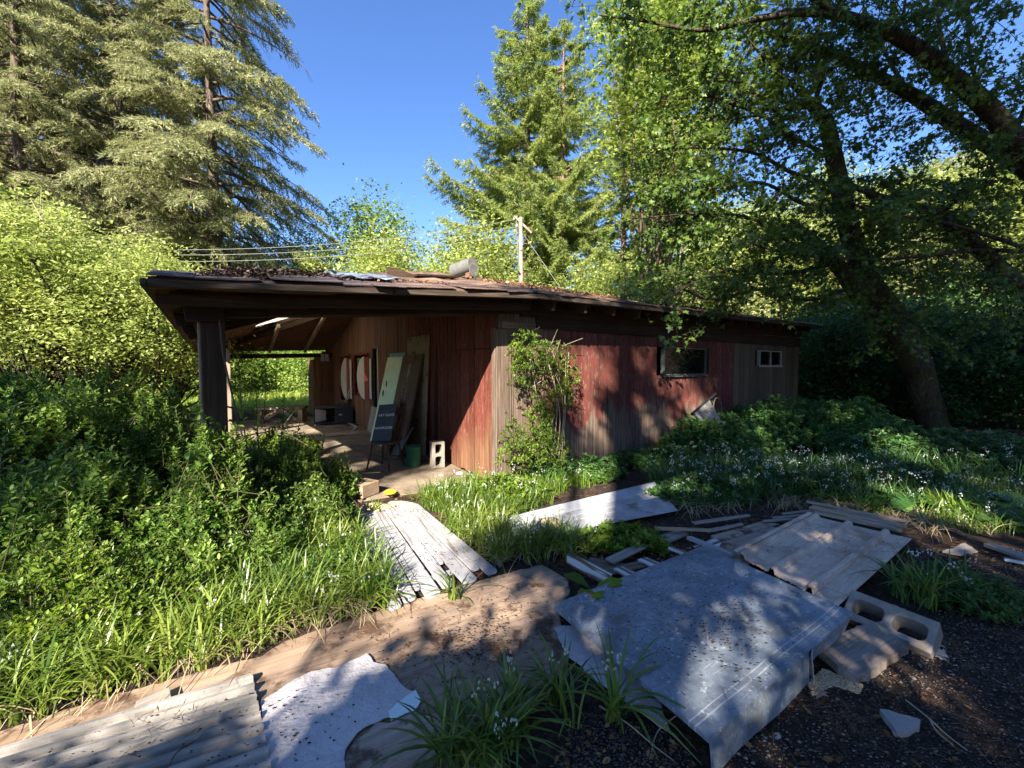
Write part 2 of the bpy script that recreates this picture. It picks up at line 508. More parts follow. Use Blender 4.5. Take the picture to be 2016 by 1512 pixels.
c = t.mix(t.mr(t.noise(t.coord(scale=(1, 9, 1)), 4, 6, .7), .62, .74), c, (.55, .54, .52))
LY = t.xyz()[1]
wob = t.math('MULTIPLY_ADD', t.noise(t.coord(), 3, 2), .02, -.01)
lm = None
for off, w in ((.060, .0022), (.088, .0016)):
    dl_ = t.math('ABSOLUTE', t.math('SUBTRACT', t.math('ADD', LY, wob), HOOD_Y + off))
    q_ = t.math('SUBTRACT', 1.0, t.mr(dl_, w, w * 2.2)); lm = q_ if lm is None else t.math('MAXIMUM', lm, q_)
lm = t.math('MULTIPLY', lm, t.mr(t.noise(t.coord(), 5, 4), .3, .5))
c = t.mix(t.math('MULTIPLY', lm, .6), c, (.5, .52, .53))
c = t.mix(t.mr(t.noise(t.coord(), 1.7, 6, .75), .52, .66), c, (.12, .125, .13))
scr = t.mr(t.noise(t.coord(scale=(1.5, 40, 1), rot=(0, 0, .35)), 3, 3), .66, .70)
c = t.mix(t.math('MULTIPLY', scr, .6), c, (.5, .52, .53))
t.pbr(c, t.mr(n1, .3, .7, .45, .7), .25, bump=t.noise(t.coord(), 3.0, 5), bs=.5, bd=.02, spec=.4)
M['galv'] = t.m

# white vinyl sheet
t = NT('white_vinyl')
n1 = t.noise(t.coord(), 2.5, 7, .7); n2 = t.noise(t.coord(), 60, 3)
c = t.ramp(n1, [(.3, (.30, .285, .29)), (.55, (.41, .39, .40)), (.75, (.48, .46, .465))])
c = t.mix(t.mr(n2, .62, .75), c, (.30, .26, .24))
t.pbr(c, .6, bump=t.math('ADD', n2, t.math('MULTIPLY', t.noise(t.coord(scale=(1, 1.8, 1)), 3.5, 5, .6, .8), 5)), bs=.4, bd=.015)
M['vinyl'] = t.m

# fibreglass corrugated sheet, moss-stained and fibrous
def fibre(name, a, b, stain, ax='X'):
    t = NT(name)
    s = (2.2, 24, 24) if ax == 'X' else (24, 2.2, 24)
    g = t.noise(t.coord(scale=s), 2, 6, .7)
    c = t.ramp(g, [(.3, a), (.7, b)])
    c = t.mix(t.mr(t.noise(t.coord(), 2.4, 7, .72), .46, .66), c, stain)
    c = t.mix(t.mr(t.noise(t.coord(), 45, 4, .7), .6, .72), c, tuple(.45 * q for q in a))
    t.pbr(c, .7, bump=g, bs=.4, bd=.004)
    return t.m
M['fibre_grey'] = fibre('grey_fibreglass', (.13, .12, .11), (.27, .25, .225), (.30, .27, .24))
M['fibre_beige'] = fibre('beige_fibreglass', (.38, .29, .22), (.60, .48, .39), (.30, .215, .16))
M['rotten'] = fibre('rotten_plank', (.12, .095, .08), (.28, .24, .21), (.09, .065, .05))

# carved brown panel
M['panel_brown'] = wood_mat('brown_panel', (.05, .035, .02), (.12, .085, .05), (.19, .14, .09), ax='Z', isl=0)
M['panel_tan'] = wood_mat('tan_board', (.14, .11, .07), (.24, .20, .13), (.32, .27, .18), ax='Z', isl=0)

# ------------------------------------------------------------------ ground
def hill(x, y):
    r = np.hypot(x, y)
    az = np.degrees(np.arctan2(x, y))
    right = np.clip((az - 5) / 45, 0, 1)
    base = np.clip(r - 26, 0, None) * (.08 + .30 * right) 
    base = np.minimum(base, 6 + 14 * right)
    n = .05 * np.sin(x * .9 + 1) * np.sin(y * .7) * np.clip((r - 9) / 6, 0, 1)
    return base + n
def build_ground():
    a = np.concatenate([-np.geomspace(300, 8, 46), np.linspace(-7.8, 7.8, 80), np.geomspace(8, 300, 46)])
    X, Y = np.meshgrid(a, a, indexing='ij')
    Z = hill(X, Y)
    V = np.stack([X, Y, Z], -1).reshape(-1, 3)
    n = len(a)
    i = np.arange(n - 1)[:, None] * n; j = np.arange(n - 1)[None]
    q = i + j
    Fc = np.stack([q, q + n, q + n + 1, q + 1], -1).reshape(-1, 4)
    t = NT('ground_soil')
    n1 = t.noise(t.coord(), .9, 7, .7); n2 = t.noise(t.coord(), 22, 7, .75); n3 = t.noise(t.coord(), 110, 3, .6)
    soil = t.ramp(n2, [(.35, (.012, .009, .007)), (.52, (.035, .026, .022)), (.66, (.085, .06, .045))])
    soil = t.mix(t.mr(n3, .60, .70), soil, (.12, .095, .08))
    n4 = t.noise(t.coord(), 2.3, 6, .7)
    soil = t.mix(t.mr(n4, .50, .62), soil, t.mix(t.mr(n2, .42, .58), (.03, .017, .011), (.13, .075, .045)))
    soil = t.mix(t.mr(n1, .55, .72), soil, t.mix(t.mr(n2, .4, .6), (.04, .022, .014), (.16, .09, .055)))
    P = t.n('SeparateXYZ', i0=t.n('NewGeometry').outputs['Position']).outputs
    far = t.mr(P[1], 12.5, 16.0)
    green = t.ramp(n1, [(.3, (.05, .075, .015)), (.7, (.12, .15, .03))])
    col = t.mix(far, soil, green)
    t.pbr(col, .95, bump=t.math('ADD', n2, t.math('MULTIPLY', n3, .5)), bs=1.0, bd=.03, spec=.15)
    g = mesh_np('ground', V, Fc, t.m, smooth=True)
    tag(g, kind='structure')
build_ground()

# ------------------------------------------------------------------ house
house = thing('workshop_building', 'low red wooden shed with sagging roof, open porch at its left end and board siding', 'building')
house.matrix_world = HM

roofV = {'N0': Vector((-3.40, -.5, 2.20)), 'N1': Vector((.25, -.5, 2.47)), 'N2': Vector((10.45, -.5, 2.66)),
         'R1': Vector((1.2, 4.5, 3.80)), 'R2': Vector((10.45, 4.5, 3.86)), 'F0': Vector((-3.5, 9.7, 2.02)), 'F1': Vector((10.45, 9.7, 2.5))}
roofT = [('N0', 'N1', 'R1'), ('N1', 'N2', 'R2'), ('N1', 'R2', 'R1'), ('N0', 'R1', 'F0'), ('F0', 'R1', 'R2'), ('F0', 'R2', 'F1')]
def roof_z(x, y):
    best = None
    for tr in roofT:
        a, b, c = (roofV[k] for k in tr)
        h = intersect_ray_tri(a, b, c, Vector((0, 0, -1)), Vector((x, y, 10)), True)
        if h is not None: return h.z
    return 2.4
def roof_hit(px, py):
    o, d = hray(px, py); best = None
    for tr in roofT:
        a, b, c = (roofV[k] for k in tr)
        h = intersect_ray_tri(a, b, c, d, o, True)
        if h is not None and (best is None or (h - o).length < (best - o).length): best = h
    return best

# skylight opening in the left slope, located in plan
sk = [hplane(px, py, 0, 0) for px, py in ((0, 0),)]
SKX0, SKX1, SKY0, SKY1 = -2.25, -.8, 5.4, 7.5
def roof_mesh(name, mat, dz, th, clip=None):
    """thin solid following the roof planes, dz below them"""
    mb = MB()
    eps = 0
    def slab(pts):
        n = len(pts)
        up = [Vector(p) + Vector((0, 0, dz)) for p in pts]; lo = [p - Vector((0, 0, th)) for p in up]
        mb.add(up + lo, [tuple(range(n)), tuple(range(n, 2 * n))[::-1]] + [(i, n + i, n + (i + 1) % n, (i + 1) % n) for i in range(n)])
    V = roofV
    # subdivide the planes so they can sag a little
    def patch(a, b, c, d, nu, nv, hole=None):
        P = {}
        for i in range(nu + 1):
            for j in range(nv + 1):
                u, v = i / nu, j / nv
                p = (a * (1 - u) + b * u) * (1 - v) + (d * (1 - u) + c * u) * v
                s = .018 * math.sin(i * 2.1 + j * 1.3) * (1 if 0 < j < nv else 0)
                P[i, j] = p + Vector((0, 0, s + dz))
        idx = {}
        vs = []
        for k, p in P.items():
            idx[k] = len(vs); vs.append(p)
        off = len(vs)
        vs += [p - Vector((0, 0, th)) for p in vs]
        fs = []
        for i in range(nu):
            for j in range(nv):
                q = [idx[i, j], idx[i + 1, j], idx[i + 1, j + 1], idx[i, j + 1]]
                cen = sum((Vector(vs[k]) for k in q), Vector()) / 4
                if hole and hole[0] < cen.x < hole[1] and hole[2] < cen.y < hole[3]: continue
                if (Vector(vs[q[2]]) - Vector(vs[q[3]])).length < 1e-6: q = q[:3]
                fs.append(tuple(q)); fs.append(tuple(k + off for k in q[::-1]))
        for i in range(nu):
            for jj in (0, nv):
                fs.append((idx[i, jj], idx[i, jj] + off, idx[i + 1, jj] + off, idx[i + 1, jj]))
        for j in range(nv):
            for ii in (0, nu):
                fs.append((idx[ii, j], idx[ii, j + 1], idx[ii, j + 1] + off, idx[ii, j] + off))
        mb.add(vs, fs)
    patch(V['N0'], V['N1'], V['R1'] + Vector((.001, 0, 0)), V['R1'], 8, 8)
    patch(V['N1'], V['N2'], V['R2'], V['R1'], 22, 10)
    patch(V['F0'], V['N0'], V['R1'] + Vector((0, -.001, 0)), V['R1'], 24, 16, hole=(SKX0, SKX1, SKY0, SKY1))
    patch(V['F1'], V['F0'], V['R1'], V['R2'], 22, 8)
    return mb.build(name, mat, house)
roof = roof_mesh('roof', M['roofing'], 0.05, .05)
deck = roof_mesh('roof_decking', M['soffit'], -.003, .03)
# translucent roof panel in the opening
mb = MB()
P4 = [(SKX0 - .25, SKY0 - .2), (SKX1 + .25, SKY0 - .2), (SKX1 + .25, SKY1 + .2), (SKX0 - .25, SKY1 + .2)]
tp = NT('roof_light_sheet')
tr = tp.n('BsdfTranslucent', Color=(.8, .78, .72, 1)); df = tp.n('BsdfDiffuse', Color=(.7, .69, .65, 1))
mx = tp.n('MixShader', Fac=.75)
tp.t.links.new(df.outputs[0], mx.inputs[1]); tp.t.links.new(tr.outputs[0], mx.inputs[2]); tp.t.links.new(mx.outputs[0], tp.out.inputs[0])
def lslope(x, y):      # plane of the left slope
    a, b, c = roofV['N0'], roofV['R1'], roofV['F0']
    n = (b - a).cross(c - a)
    return a.z - (n.x * (x - a.x) + n.y * (y - a.y)) / n.z
mb.add([(x, y, lslope(x, y) + .085) for x, y in P4] + [(x, y, lslope(x, y) + .080) for x, y in P4], [(0, 1, 2, 3), (7, 6, 5, 4), (0, 4, 5, 1), (1, 5, 6, 2), (2, 6, 7, 3), (3, 7, 4, 0)])
mb.build('roof_light', tp.m, house)

M['fascia'] = wood_mat('fascia_wood', (.02, .014, .010), (.065, .048, .036), (.15, .12, .095))
# fascia along the near eave and the left eave
mb = MB()
def fascia(a, b, off, nseg, w=.035, h=.055):
    for i in range(nseg):
        p = a.lerp(b, i / nseg) + off; q = a.lerp(b, (i + .995) / nseg) + off
        p.z += random.uniform(-.006, .006)
        mb.bar(p, q, w, h)
fascia(roofV['N0'], roofV['N1'], Vector((0, -.022, 0)), 2)
fascia(roofV['N1'], roofV['N2'], Vector((0, -.022, 0)), 4)
fascia(roofV['N2'], roofV['R2'], Vector((.022, 0, 0)), 2)
mb.build('fascia_board', M['fascia'], house, bevel=.004)
mb = MB(); fascia(roofV['N0'] + Vector((0, -.04, 0)), roofV['F0'], Vector((-.022, 0, 0)), 3)
mb.build('fascia_board', M['fascia'], house, bevel=.004)

mb = MB()      # torn roofing hanging a little past the fascia
for A_, B_ in (('N0', 'N1'), ('N1', 'N2')):
    a_, b_ = roofV[A_], roofV[B_]; L_ = (b_ - a_).length; x = 0.0; d_ = (b_ - a_).normalized()
    while x < L_:
        w = random.uniform(.12, .6); o_ = random.uniform(.0, .045); o2 = max(0, o_ + random.uniform(-.03, .03)); z_ = random.uniform(.058, .075)
        p, q = a_ + d_ * x, a_ + d_ * min(L_, x + w)
        dp = random.uniform(0, .012)
        mb.add([p + Vector((0, -.045 - o_, z_ - .01 - dp)), q + Vector((0, -.045 - o2, z_ - .01 - random.uniform(0, .012))), q + Vector((0, .30, z_ + .085)), p + Vector((0, .30, z_ + .085))], [(0, 1, 2, 3)])
        x += w + (random.uniform(.0, .3) if random.random() < .3 else 0)
o = mb.build('roofing_edge', M['roofing'], house); s_ = o.modifiers.new('s', 'SOLIDIFY'); s_.thickness = .008
# rafters and purlins
RL = V0 = None
def raf_line(x0, y0, x1, y1, w=.05, h=.14, nm='rafter', mat=None, drop=0.0):
    z0 = roof_z(x0, y0) - .04 - h / 2 - drop; z1 = roof_z(x1, y1) - .04 - h / 2 - drop
    m = MB(); m.bar((x0, y0, z0), (x1, y1, z1), w, h)
    m.build(nm, mat or M['dark_wood'], house, bevel=.004)
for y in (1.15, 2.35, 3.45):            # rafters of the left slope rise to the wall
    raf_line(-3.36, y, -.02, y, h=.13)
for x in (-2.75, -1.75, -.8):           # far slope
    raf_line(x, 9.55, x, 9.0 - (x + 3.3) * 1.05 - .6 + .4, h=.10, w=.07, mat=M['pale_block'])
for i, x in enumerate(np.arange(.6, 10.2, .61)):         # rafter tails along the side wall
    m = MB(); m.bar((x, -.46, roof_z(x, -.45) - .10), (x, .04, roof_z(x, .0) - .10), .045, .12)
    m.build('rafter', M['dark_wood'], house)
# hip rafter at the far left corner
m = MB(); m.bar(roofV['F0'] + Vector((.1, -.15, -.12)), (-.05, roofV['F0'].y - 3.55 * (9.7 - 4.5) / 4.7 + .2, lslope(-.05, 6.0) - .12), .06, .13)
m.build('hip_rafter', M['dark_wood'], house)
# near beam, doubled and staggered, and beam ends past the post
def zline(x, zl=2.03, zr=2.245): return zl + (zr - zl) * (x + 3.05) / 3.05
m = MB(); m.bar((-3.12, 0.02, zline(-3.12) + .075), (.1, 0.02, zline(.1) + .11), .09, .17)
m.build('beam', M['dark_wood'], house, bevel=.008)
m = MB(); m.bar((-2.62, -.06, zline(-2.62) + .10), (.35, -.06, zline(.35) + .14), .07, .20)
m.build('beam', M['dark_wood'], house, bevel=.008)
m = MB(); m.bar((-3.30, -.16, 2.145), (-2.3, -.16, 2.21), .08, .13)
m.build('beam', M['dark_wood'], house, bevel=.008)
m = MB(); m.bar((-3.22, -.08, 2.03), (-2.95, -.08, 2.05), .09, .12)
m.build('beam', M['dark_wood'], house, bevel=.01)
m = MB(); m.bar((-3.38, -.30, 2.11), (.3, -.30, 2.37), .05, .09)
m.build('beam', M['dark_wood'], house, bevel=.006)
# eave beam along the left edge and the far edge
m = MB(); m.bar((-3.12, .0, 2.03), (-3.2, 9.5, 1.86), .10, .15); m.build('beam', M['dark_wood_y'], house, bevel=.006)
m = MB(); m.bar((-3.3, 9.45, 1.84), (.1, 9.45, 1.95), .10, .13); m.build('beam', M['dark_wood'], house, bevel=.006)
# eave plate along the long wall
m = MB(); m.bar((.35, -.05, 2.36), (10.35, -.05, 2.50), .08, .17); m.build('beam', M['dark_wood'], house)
# posts
def post(x, y, z, w, mat, lean=0.0, d=None):
    m = MB(); d = d or w
    m.add([(x - w / 2 + lean, y - d / 2, 0), (x + w / 2 + lean, y - d / 2, 0), (x + w / 2 + lean, y + d / 2, 0), (x - w / 2 + lean, y + d / 2, 0),
           (x - w / 2, y - d / 2, z), (x + w / 2, y - d / 2, z), (x + w / 2, y + d / 2, z), (x - w / 2, y + d / 2, z)],
          [(3, 2, 1, 0), (4, 5, 6, 7), (0, 1, 5, 4), (1, 2, 6, 5), (2, 3, 7, 6), (3, 0, 4, 7)])
    return m.build('post', mat, house, bevel=.008)
post(-3.03, .02, 2.02, .17, M['post_wood'])
post(-3.129, .03, 1.99, .025, M['pale_post'], d=.10)
post(-2.93, 2.4, 1.80, .13, M['pale_post'])
post(-3.02, 5.9, 1.75, .13, M['dark_wood_z'])
post(-3.1, 9.4, 1.78, .13, M['dark_wood_z'])

# walls: boards as columns with their openings cut out
def board_wall(name, axis, off, a0, a1, ztop, mat, openings, bw=.19, th=.028, out=-1, z0=.02, skip=None):
    mb = MB(); back = MB()
    a = a0; k = 0
    while a < a1 - .01:
        w = min(bw * random.uniform(.92, 1.08), a1 - a)
        zs = [(z0 + random.uniform(-.01, .03), ztop(a + w / 2))]
        for (o0, o1, oz0, oz1) in openings:
            if a + w > o0 + .02 and a < o1 - .02:
                new = []
                for s, e in zs:
                    if s < oz0: new.append((s, min(e, oz0)))
                    if e > oz1: new.append((max(s, oz1), e))
                zs = new
        d = random.uniform(0, .010)
        for s, e in zs:
            if e - s < .03: continue
            g = random.uniform(.003, .008)
            if axis == 'X': mb.box((a + g, off - th - d, s), (a + w - g, off - d, e)); back.box((a, off + .002, s), (a + w, off + .04, e))
            else: mb.box((off - th - d, a + g, s), (off - d, a + w - g, e)); back.box((off + .002, a, s), (off + .04, a + w, e))
        a += w
    o = mb.build(name, mat, house)
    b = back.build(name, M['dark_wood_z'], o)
    b.name = 'wall_backing'
    return o
def rect_on(ax, val, x0, y0, x1, y1):
    a = hplane(x0, y0, ax, val); b = hplane(x1, y1, ax, val)
    k = 1 - ax
    return min(a[k], b[k]), max(a[k], b[k]), min(a.z, b.z), max(a.z, b.z)
w1 = rect_on(1, 0, 1304, 683, 1386, 737)
w2 = rect_on(1, 0, 1493, 690, 1535, 720)
wallR = board_wall('side_wall', 'X', 0, .0, 10.35, lambda x: min(roof_z(min(x, 10.3), .02) - .05, 2.75), M['siding_side'], [w1, w2], bw=.27)
wa = rect_on(0, 0, 693, 795, 671, 699)
wb = rect_on(0, 0, 728, 786, 699, 697)
wc = rect_on(0, 0, 751, 810, 736, 683)
wallL = board_wall('porch_wall', 'Y', 0, .0, 9.35, lambda y: roof_z(.02, y) - .05, M['siding_porch'], [wa, wb, wc], bw=.135)
m = MB()   # remaining two walls close the box
m.box((10.25, .06, 0), (10.34, 9.3, 2.5)); m.box((.06, 9.22, 0), (10.25, 9.3, 2.3))
m.add([(10.34, .06, 2.5), (10.34, 4.5, 3.75), (10.34, 9.3, 2.5), (10.26, .06, 2.5), (10.26, 4.5, 3.75), (10.26, 9.3, 2.5)], [(0, 1, 2), (5, 4, 3), (0, 3, 4, 1), (1, 4, 5, 2), (2, 5, 3, 0)])
m.build('rear_wall', M['dark_wood_z'], house)
# corner boards, upper trim and patch boards
m = MB(); m.box((-.045, -.050, .02), (.20, -.034, 2.08)); m.build('corner_board', M['siding_side'], house, bevel=.003)
m = MB(); m.box((-.058, -.03, .02), (-.040, .05, 2.1)); m.build('corner_board', M['siding_side'], house, bevel=.003)
m = MB(); m.box((.63, -.075, 2.13), (10.3, -.038, 2.36)); m.build('frieze_board', M['dark_wood'], house)  # dark, wide frieze added to deepen the shadow band under the eave
m = MB(); m.box((.04, -.062, 2.10), (.62, -.034, 2.20)); m.build('trim_board', M['old_wood'], house, bevel=.003)
m = MB(); m.box((-.043, .12, 1.83), (-.030, 1.35, 1.845)); m.build('trim_board', M['dark_wood_y'], house)
m = MB(); m.box((5.3, -.048, .10), (5.65, -.036, .22)); m.build('wall_vent', M['rust'], house)
# annex at the far end of the porch wall
def annex():
    m = MB()
    for k, y in enumerate(np.arange(9.45, 10.4, .16)):
        m.box((-.58, y, .02), (-.55, y + .155, 1.80))
    for k in range(5):
        m.box((-.55 + k * .11, 9.42, .02), (-.55 + k * .11 + .106, 9.45, 1.9 + k * .08))
    o = m.build('end_wall', M['siding_porch'], house)
    m = MB(); m.box((-.40, 9.40, 1.72), (-.12, 9.416, 2.0)); f = m.build('window', M['old_wood'], house)
    m = MB(); m.box((-.37, 9.388, 1.75), (-.27, 9.398, 1.97)); m.box((-.25, 9.388, 1.75), (-.15, 9.398, 1.97)); m.build('pane', M['white_metal'], f)
annex()
# side-wall windows
def window(rc, frame_mat, mull, fw, nm='window'):
    x0, x1, z0, z1 = rc
    m = MB()
    y0, y1 = -.05, .03
    m.box((x0, y0, z0), (x1, y1, z0 + fw)); m.box((x0, y0, z1 - fw), (x1, y1, z1))
    m.box((x0, y0 + .001, z0 + fw), (x0 + fw, y1, z1 - fw)); m.box((x1 - fw, y0 + .001, z0 + fw), (x1, y1, z1 - fw))
    if mull:
        xm = (x0 + x1) / 2; m.box((xm - fw * .4, y0 + .004, z0 + fw), (xm + fw * .4, y1, z1 - fw))
    w = m.build(nm, frame_mat, house, bevel=.002)
    m = MB(); m.box((x0 + fw * .5, -.012, z0 + fw * .5), (x1 - fw * .5, -.006, z1 - fw * .5)); m.build('pane', M['glass'], w)
    m = MB(); m.box((x0 - .03, -.075, z0 - .035), (x1 + .03, -.034, z0 - .003)); m.build('sill', frame_mat, w, bevel=.003)
    return w
window(w1, M['grey_metal'], False, .022)
window(w2, M['white_metal'], True, .02)
# porch-wall windows with half-oval white shutters
def pwin(rc, oval, ypan):
    y0, y1, z0, z1 = rc
    m = MB(); f = .045
    m.box((-.05, y0, z0), (.03, y1, z0 + f)); m.box((-.05, y0, z1 - f), (.03, y1, z1))
    m.box((-.049, y0, z0 + f), (.03, y0 + f, z1 - f)); m.box((-.049, y1 - f, z0 + f), (.03, y1, z1 - f))
    w = m.build('window', M['old_wood'] if not oval else M['maroon'], house, bevel=.002)
    m = MB(); m.box((-.006, y0 + f * .5, z0 + f * .5), (0, y1 - f * .5, z1 - f * .5)); m.build('pane', M['glass'], w)
    if oval:
        ym, r, zc, h = oval
        pts = [(ym + r * math.sin(a), zc + h * math.cos(a)) for a in np.linspace(0, math.pi, 20)]
        mm = MB(); mm.prism([(p[0], p[1]) for p in pts], 0, .022, M=Matrix(((0, 0, 1, -.105), (1, 0, 0, 0), (0, 1, 0, 0), (0, 0, 0, 1))))
        mm.build('oval_shutter', M['oval_white'], w, bevel=.002)
        mm = MB(); mm.box((-.103, ym - ypan, zc - h * .96), (-.083, ym - .01, zc + h * .98)); s = mm.build('shutter_board', M['maroon'], w, bevel=.002)
        mm = MB(); mm.box((-.095, ym - ypan - .17, zc - h * .93), (-.080, ym - ypan - .02, zc + h * .9)); mm.build('shutter_board', M['oval_white'], w, bevel=.002)
        return w
    return w
def yz(px, py): q = hplane(px, py, 0, -.1); return q.y, q.z
ya, za0 = yz(683, 786); _, za1 = yz(683, 704); yl, _ = yz(671, 745)
pwin(wa, (ya, yl - ya, (za0 + za1) / 2, (za1 - za0) / 2), .30)
yb, zb0 = yz(718, 786); _, zb1 = yz(718, 702); yl, _ = yz(703, 745)
w_ = pwin(wb, (yb, yl - yb, (zb0 + zb1) / 2, (zb1 - zb0) / 2), .36)
mm = MB(); h_ = zb1 - zb0
mm.add([(-.109, yb - .02, zb0 + h_ * .42), (-.109, yb - .02, zb0 + h_ * .64), (-.109, yb - .34, zb0 + h_ * .46), (-.104, yb - .02, zb0 + h_ * .42), (-.104, yb - .02, zb0 + h_ * .64), (-.104, yb - .34, zb0 + h_ * .46)],
       [(0, 1, 2), (5, 4, 3), (0, 3, 4, 1), (1, 4, 5, 2), (2, 5, 3, 0)])
mm.build('painted_triangle', M['pinkred'], w_)
w_ = pwin(wc, None, 0)
mm = MB(); mm.box((-.03, wc[0] + .05, wc[2] + .05), (-.012, wc[0] + (wc[1] - wc[0]) * .4, wc[3] - .05)); mm.build('pale_jamb', M['grey_wood'], w_)

# roof clutter
def on_roof(px, py): return roof_hit(px, py)
p = on_roof(897, 552); 
if p is None: p = Vector((1.4, 3.9, roof_z(1.4, 3.9)))
vent = thing('roof_vent', 'big galvanised drum vent lying on its side on the roof ridge', 'vent', HM @ p + Vector((0, 0, .02)), R(-38))
m = MB()
Mv = Matrix.Translation((0, 0, .15)) @ Matrix.Rotation(R(84), 4, 'Y') @ Matrix.Scale(.80, 4)
m.lathe([(0, -.05), (.155, -.05), (.165, -.04), (.165, 0), (.160, .02), (.160, .5), (.165, .52), (.16, .56), (0, .56)], 28, M=Mv)
m.build('drum', M['galv_dull'], vent, smooth=False)
m = MB()
for k in range(9):
    y = -.12 + k * .03; hgt = math.sqrt(max(.0, .15 ** 2 - y * y))
    m.box((.452, y * .85 - .004, .104 - hgt * .78), (.462, y * .85 + .004, .104 + hgt * .78))
m.build('grille', M['galv_dull'], vent)
m = MB(); m.box((.30, -.05, -.02), (.40, .05, .07)); m.build('foot', M['rust'], vent)
p = on_roof(800, 551) or Vector((0.4, 3.6, roof_z(.4, 3.6)))
m = MB()
m.add([(-.35, -.12, .0), (.35, -.12, 0), (.30, .14, 0), (-.32, .14, 0), (-.40, -.08, .22), (-.18, -.10, .20), (.32, .10, .06), (-.30, .12, .20)], [(3, 2, 1, 0), (0, 1, 5, 4), (1, 2, 6, 5), (2, 3, 7, 6), (3, 0, 4, 7), (4, 5, 6, 7)])
o = m.build('flashing', M['dark_wood'], None, bevel=.01); o.scale = (.75, .75, .8); o.location = HM @ p; o.rotation_euler = (0, 0, R(10))
tag(o, 'bent rusty box flashing lying on the middle of the roof, left of the drum vent', 'flashing')
p0, p1 = on_roof(815, 553), on_roof(897, 556)
if p0 and p1:
    m = MB(); m.bar(Vector(p0) + Vector((0, 0, .08)), Vector(p1) + Vector((0, 0, .08)), .16, .03, mi=0)
    o = m.build('plank', M['dark_wood'], None); o.matrix_world = HM
    tag(o, 'dark plank lying on the roof in front of the drum vent', 'plank')
# tarp
tl = on_roof(648, 561) or Vector((-1.6, .6, 2.6))
vs = []; nx, ny = 15, 7
for i in range(nx):
    for j in range(ny):
        x = tl.x + i * .052 + .03 * math.sin(j * 1.3); y = tl.y - .05 + j * .085 + .03 * math.sin(i * .8)
        vs.append((x, y, roof_z(x, y) + .075 + .03 * abs(math.sin(i * .55 + j * .9)) + .02 * random.random()))
m = MB(); m.add(vs, [(i * ny + j, (i + 1) * ny + j, (i + 1) * ny + j + 1, i * ny + j + 1) for i in range(nx - 1) for j in range(ny - 1)])
o = m.build('tarp', M['tarp'], None, smooth=True); o.matrix_world = HM; s = o.modifiers.new('s', 'SOLIDIFY'); s.thickness = .006
tag(o, 'crumpled blue-grey tarp lying on the porch roof edge', 'tarp')
# patches of roofing and boards lying about on the roof
for k, (px, py, w_, d_, mt, lab) in enumerate(((585, 558, .30, .12, 'grey_wood', 'small pale scrap of board on the porch roof beside the leaf litter'), (1010, 562, .55, .25, 'grey_wood', 'pale board scrap on the roof right of the drum vent'))):
    p = on_roof(px, py)
    if p:
        m = MB(); m.box((0, 0, 0), (w_, d_, .02)); o = m.build('board_scrap', M[mt], None, bevel=.003)
        o.location = HM @ (p + Vector((0, 0, .07))); o.rotation_euler = (R(-6), R(3), R(36 + 14 * k)); tag(o, lab, 'board')

# ------------------------------------------------------------------ porch slab
def irregular(pts, step=.12, jit=.02):
    out = []
    n = len(pts)
    for i in range(n):
        a = Vector(pts[i]).to_2d() if len(pts[i]) == 3 else Vector(pts[i]); b = Vector(pts[(i + 1) % n]); b = b.to_2d() if len(b) == 3 else b
        L = (b - a).length; k = max(1, int(L / step))
        nrm = Vector((-(b - a).y, (b - a).x)).normalized()
        for j in range(k):
            p = a.lerp(b, j / k)
            if j: p = p + nrm * random.gauss(0, jit)
            out.append((p.x, p.y))
    return out
m = MB()
m.prism(irregular([(-3.6, .75), (-2.4, .38), (-1.2, .30), (-.06, .42), (-.06, 9.3), (-3.6, 9.3)], .2, .03), -.2, .035)
o = m.build('porch_slab', M['slab'], None); o.matrix_world = HM
tag(o, kind='structure')
# ------------------------------------------------------------------ things on the porch
def put(o, loc, rz=0, rot=None):
    o.location = loc; o.rotation_euler = rot or (0, 0, rz)
    return o
ZS = .04
# boards leaning on the porch wall: local frame of the house
def leaner(y0, y1, xt, xb, ztop, th, name, mat, label, cat, skew=0.0, z0=ZS):
    """slab leaning on the wall; origin at the foot, local X up the board, Y along the wall"""
    a = H(xb, y0, z0); top = H(xt, y0 + skew, ztop)
    up = (top - a); L = up.length; up.normalize()
    al = (H(0, 1, 0) - H(0, 0, 0)).normalized()
    al = (al - up * al.dot(up)).normalized(); nr = al.cross(up).normalized()
    Mx = Matrix(((up.x, al.x, nr.x, a.x), (up.y, al.y, nr.y, a.y), (up.z, al.z, nr.z, a.z), (0, 0, 0, 1)))
    # normal should face away from the wall
    return Mx, L, y1 - y0, al, nr
def lean_obj(y0, y1, xt, xb, ztop, th, name, mat, label, cat, skew=0.0):
    Mx, L, Wd, al, nr = leaner(y0, y1, xt, xb, ztop, th, name, mat, label, cat, skew)
    m = MB(); m.box((0, 0, 0), (L, Wd, th))
    o = m.build(name, mat, None, bevel=.003); o.matrix_world = Mx
    tag(o, label, cat)
    return o, Mx, L, Wd
M['tan_x'] = wood_mat('tan_board_x', (.13, .105, .07), (.23, .19, .125), (.31, .26, .17), ax='X', isl=0, stain=(.10, .08, .05))
M['brown_x'] = wood_mat('brown_panel_x', (.045, .03, .02), (.11, .078, .048), (.18, .13, .085), ax='X', isl=0)
lean_obj(2.02, 2.98, -.06, -.16, 2.14, .03, 'tan_board', M['tan_x'], 'tall tan board leaning on the red porch wall behind the carved panel', 'board')
o, Mx, L, Wd = lean_obj(2.15, 3.05, -.12, -.52, 1.80, .035, 'carved_panel', M['brown_x'], 'dark brown wooden panel with a thin pale carved figure, leaning by the green door', 'panel')
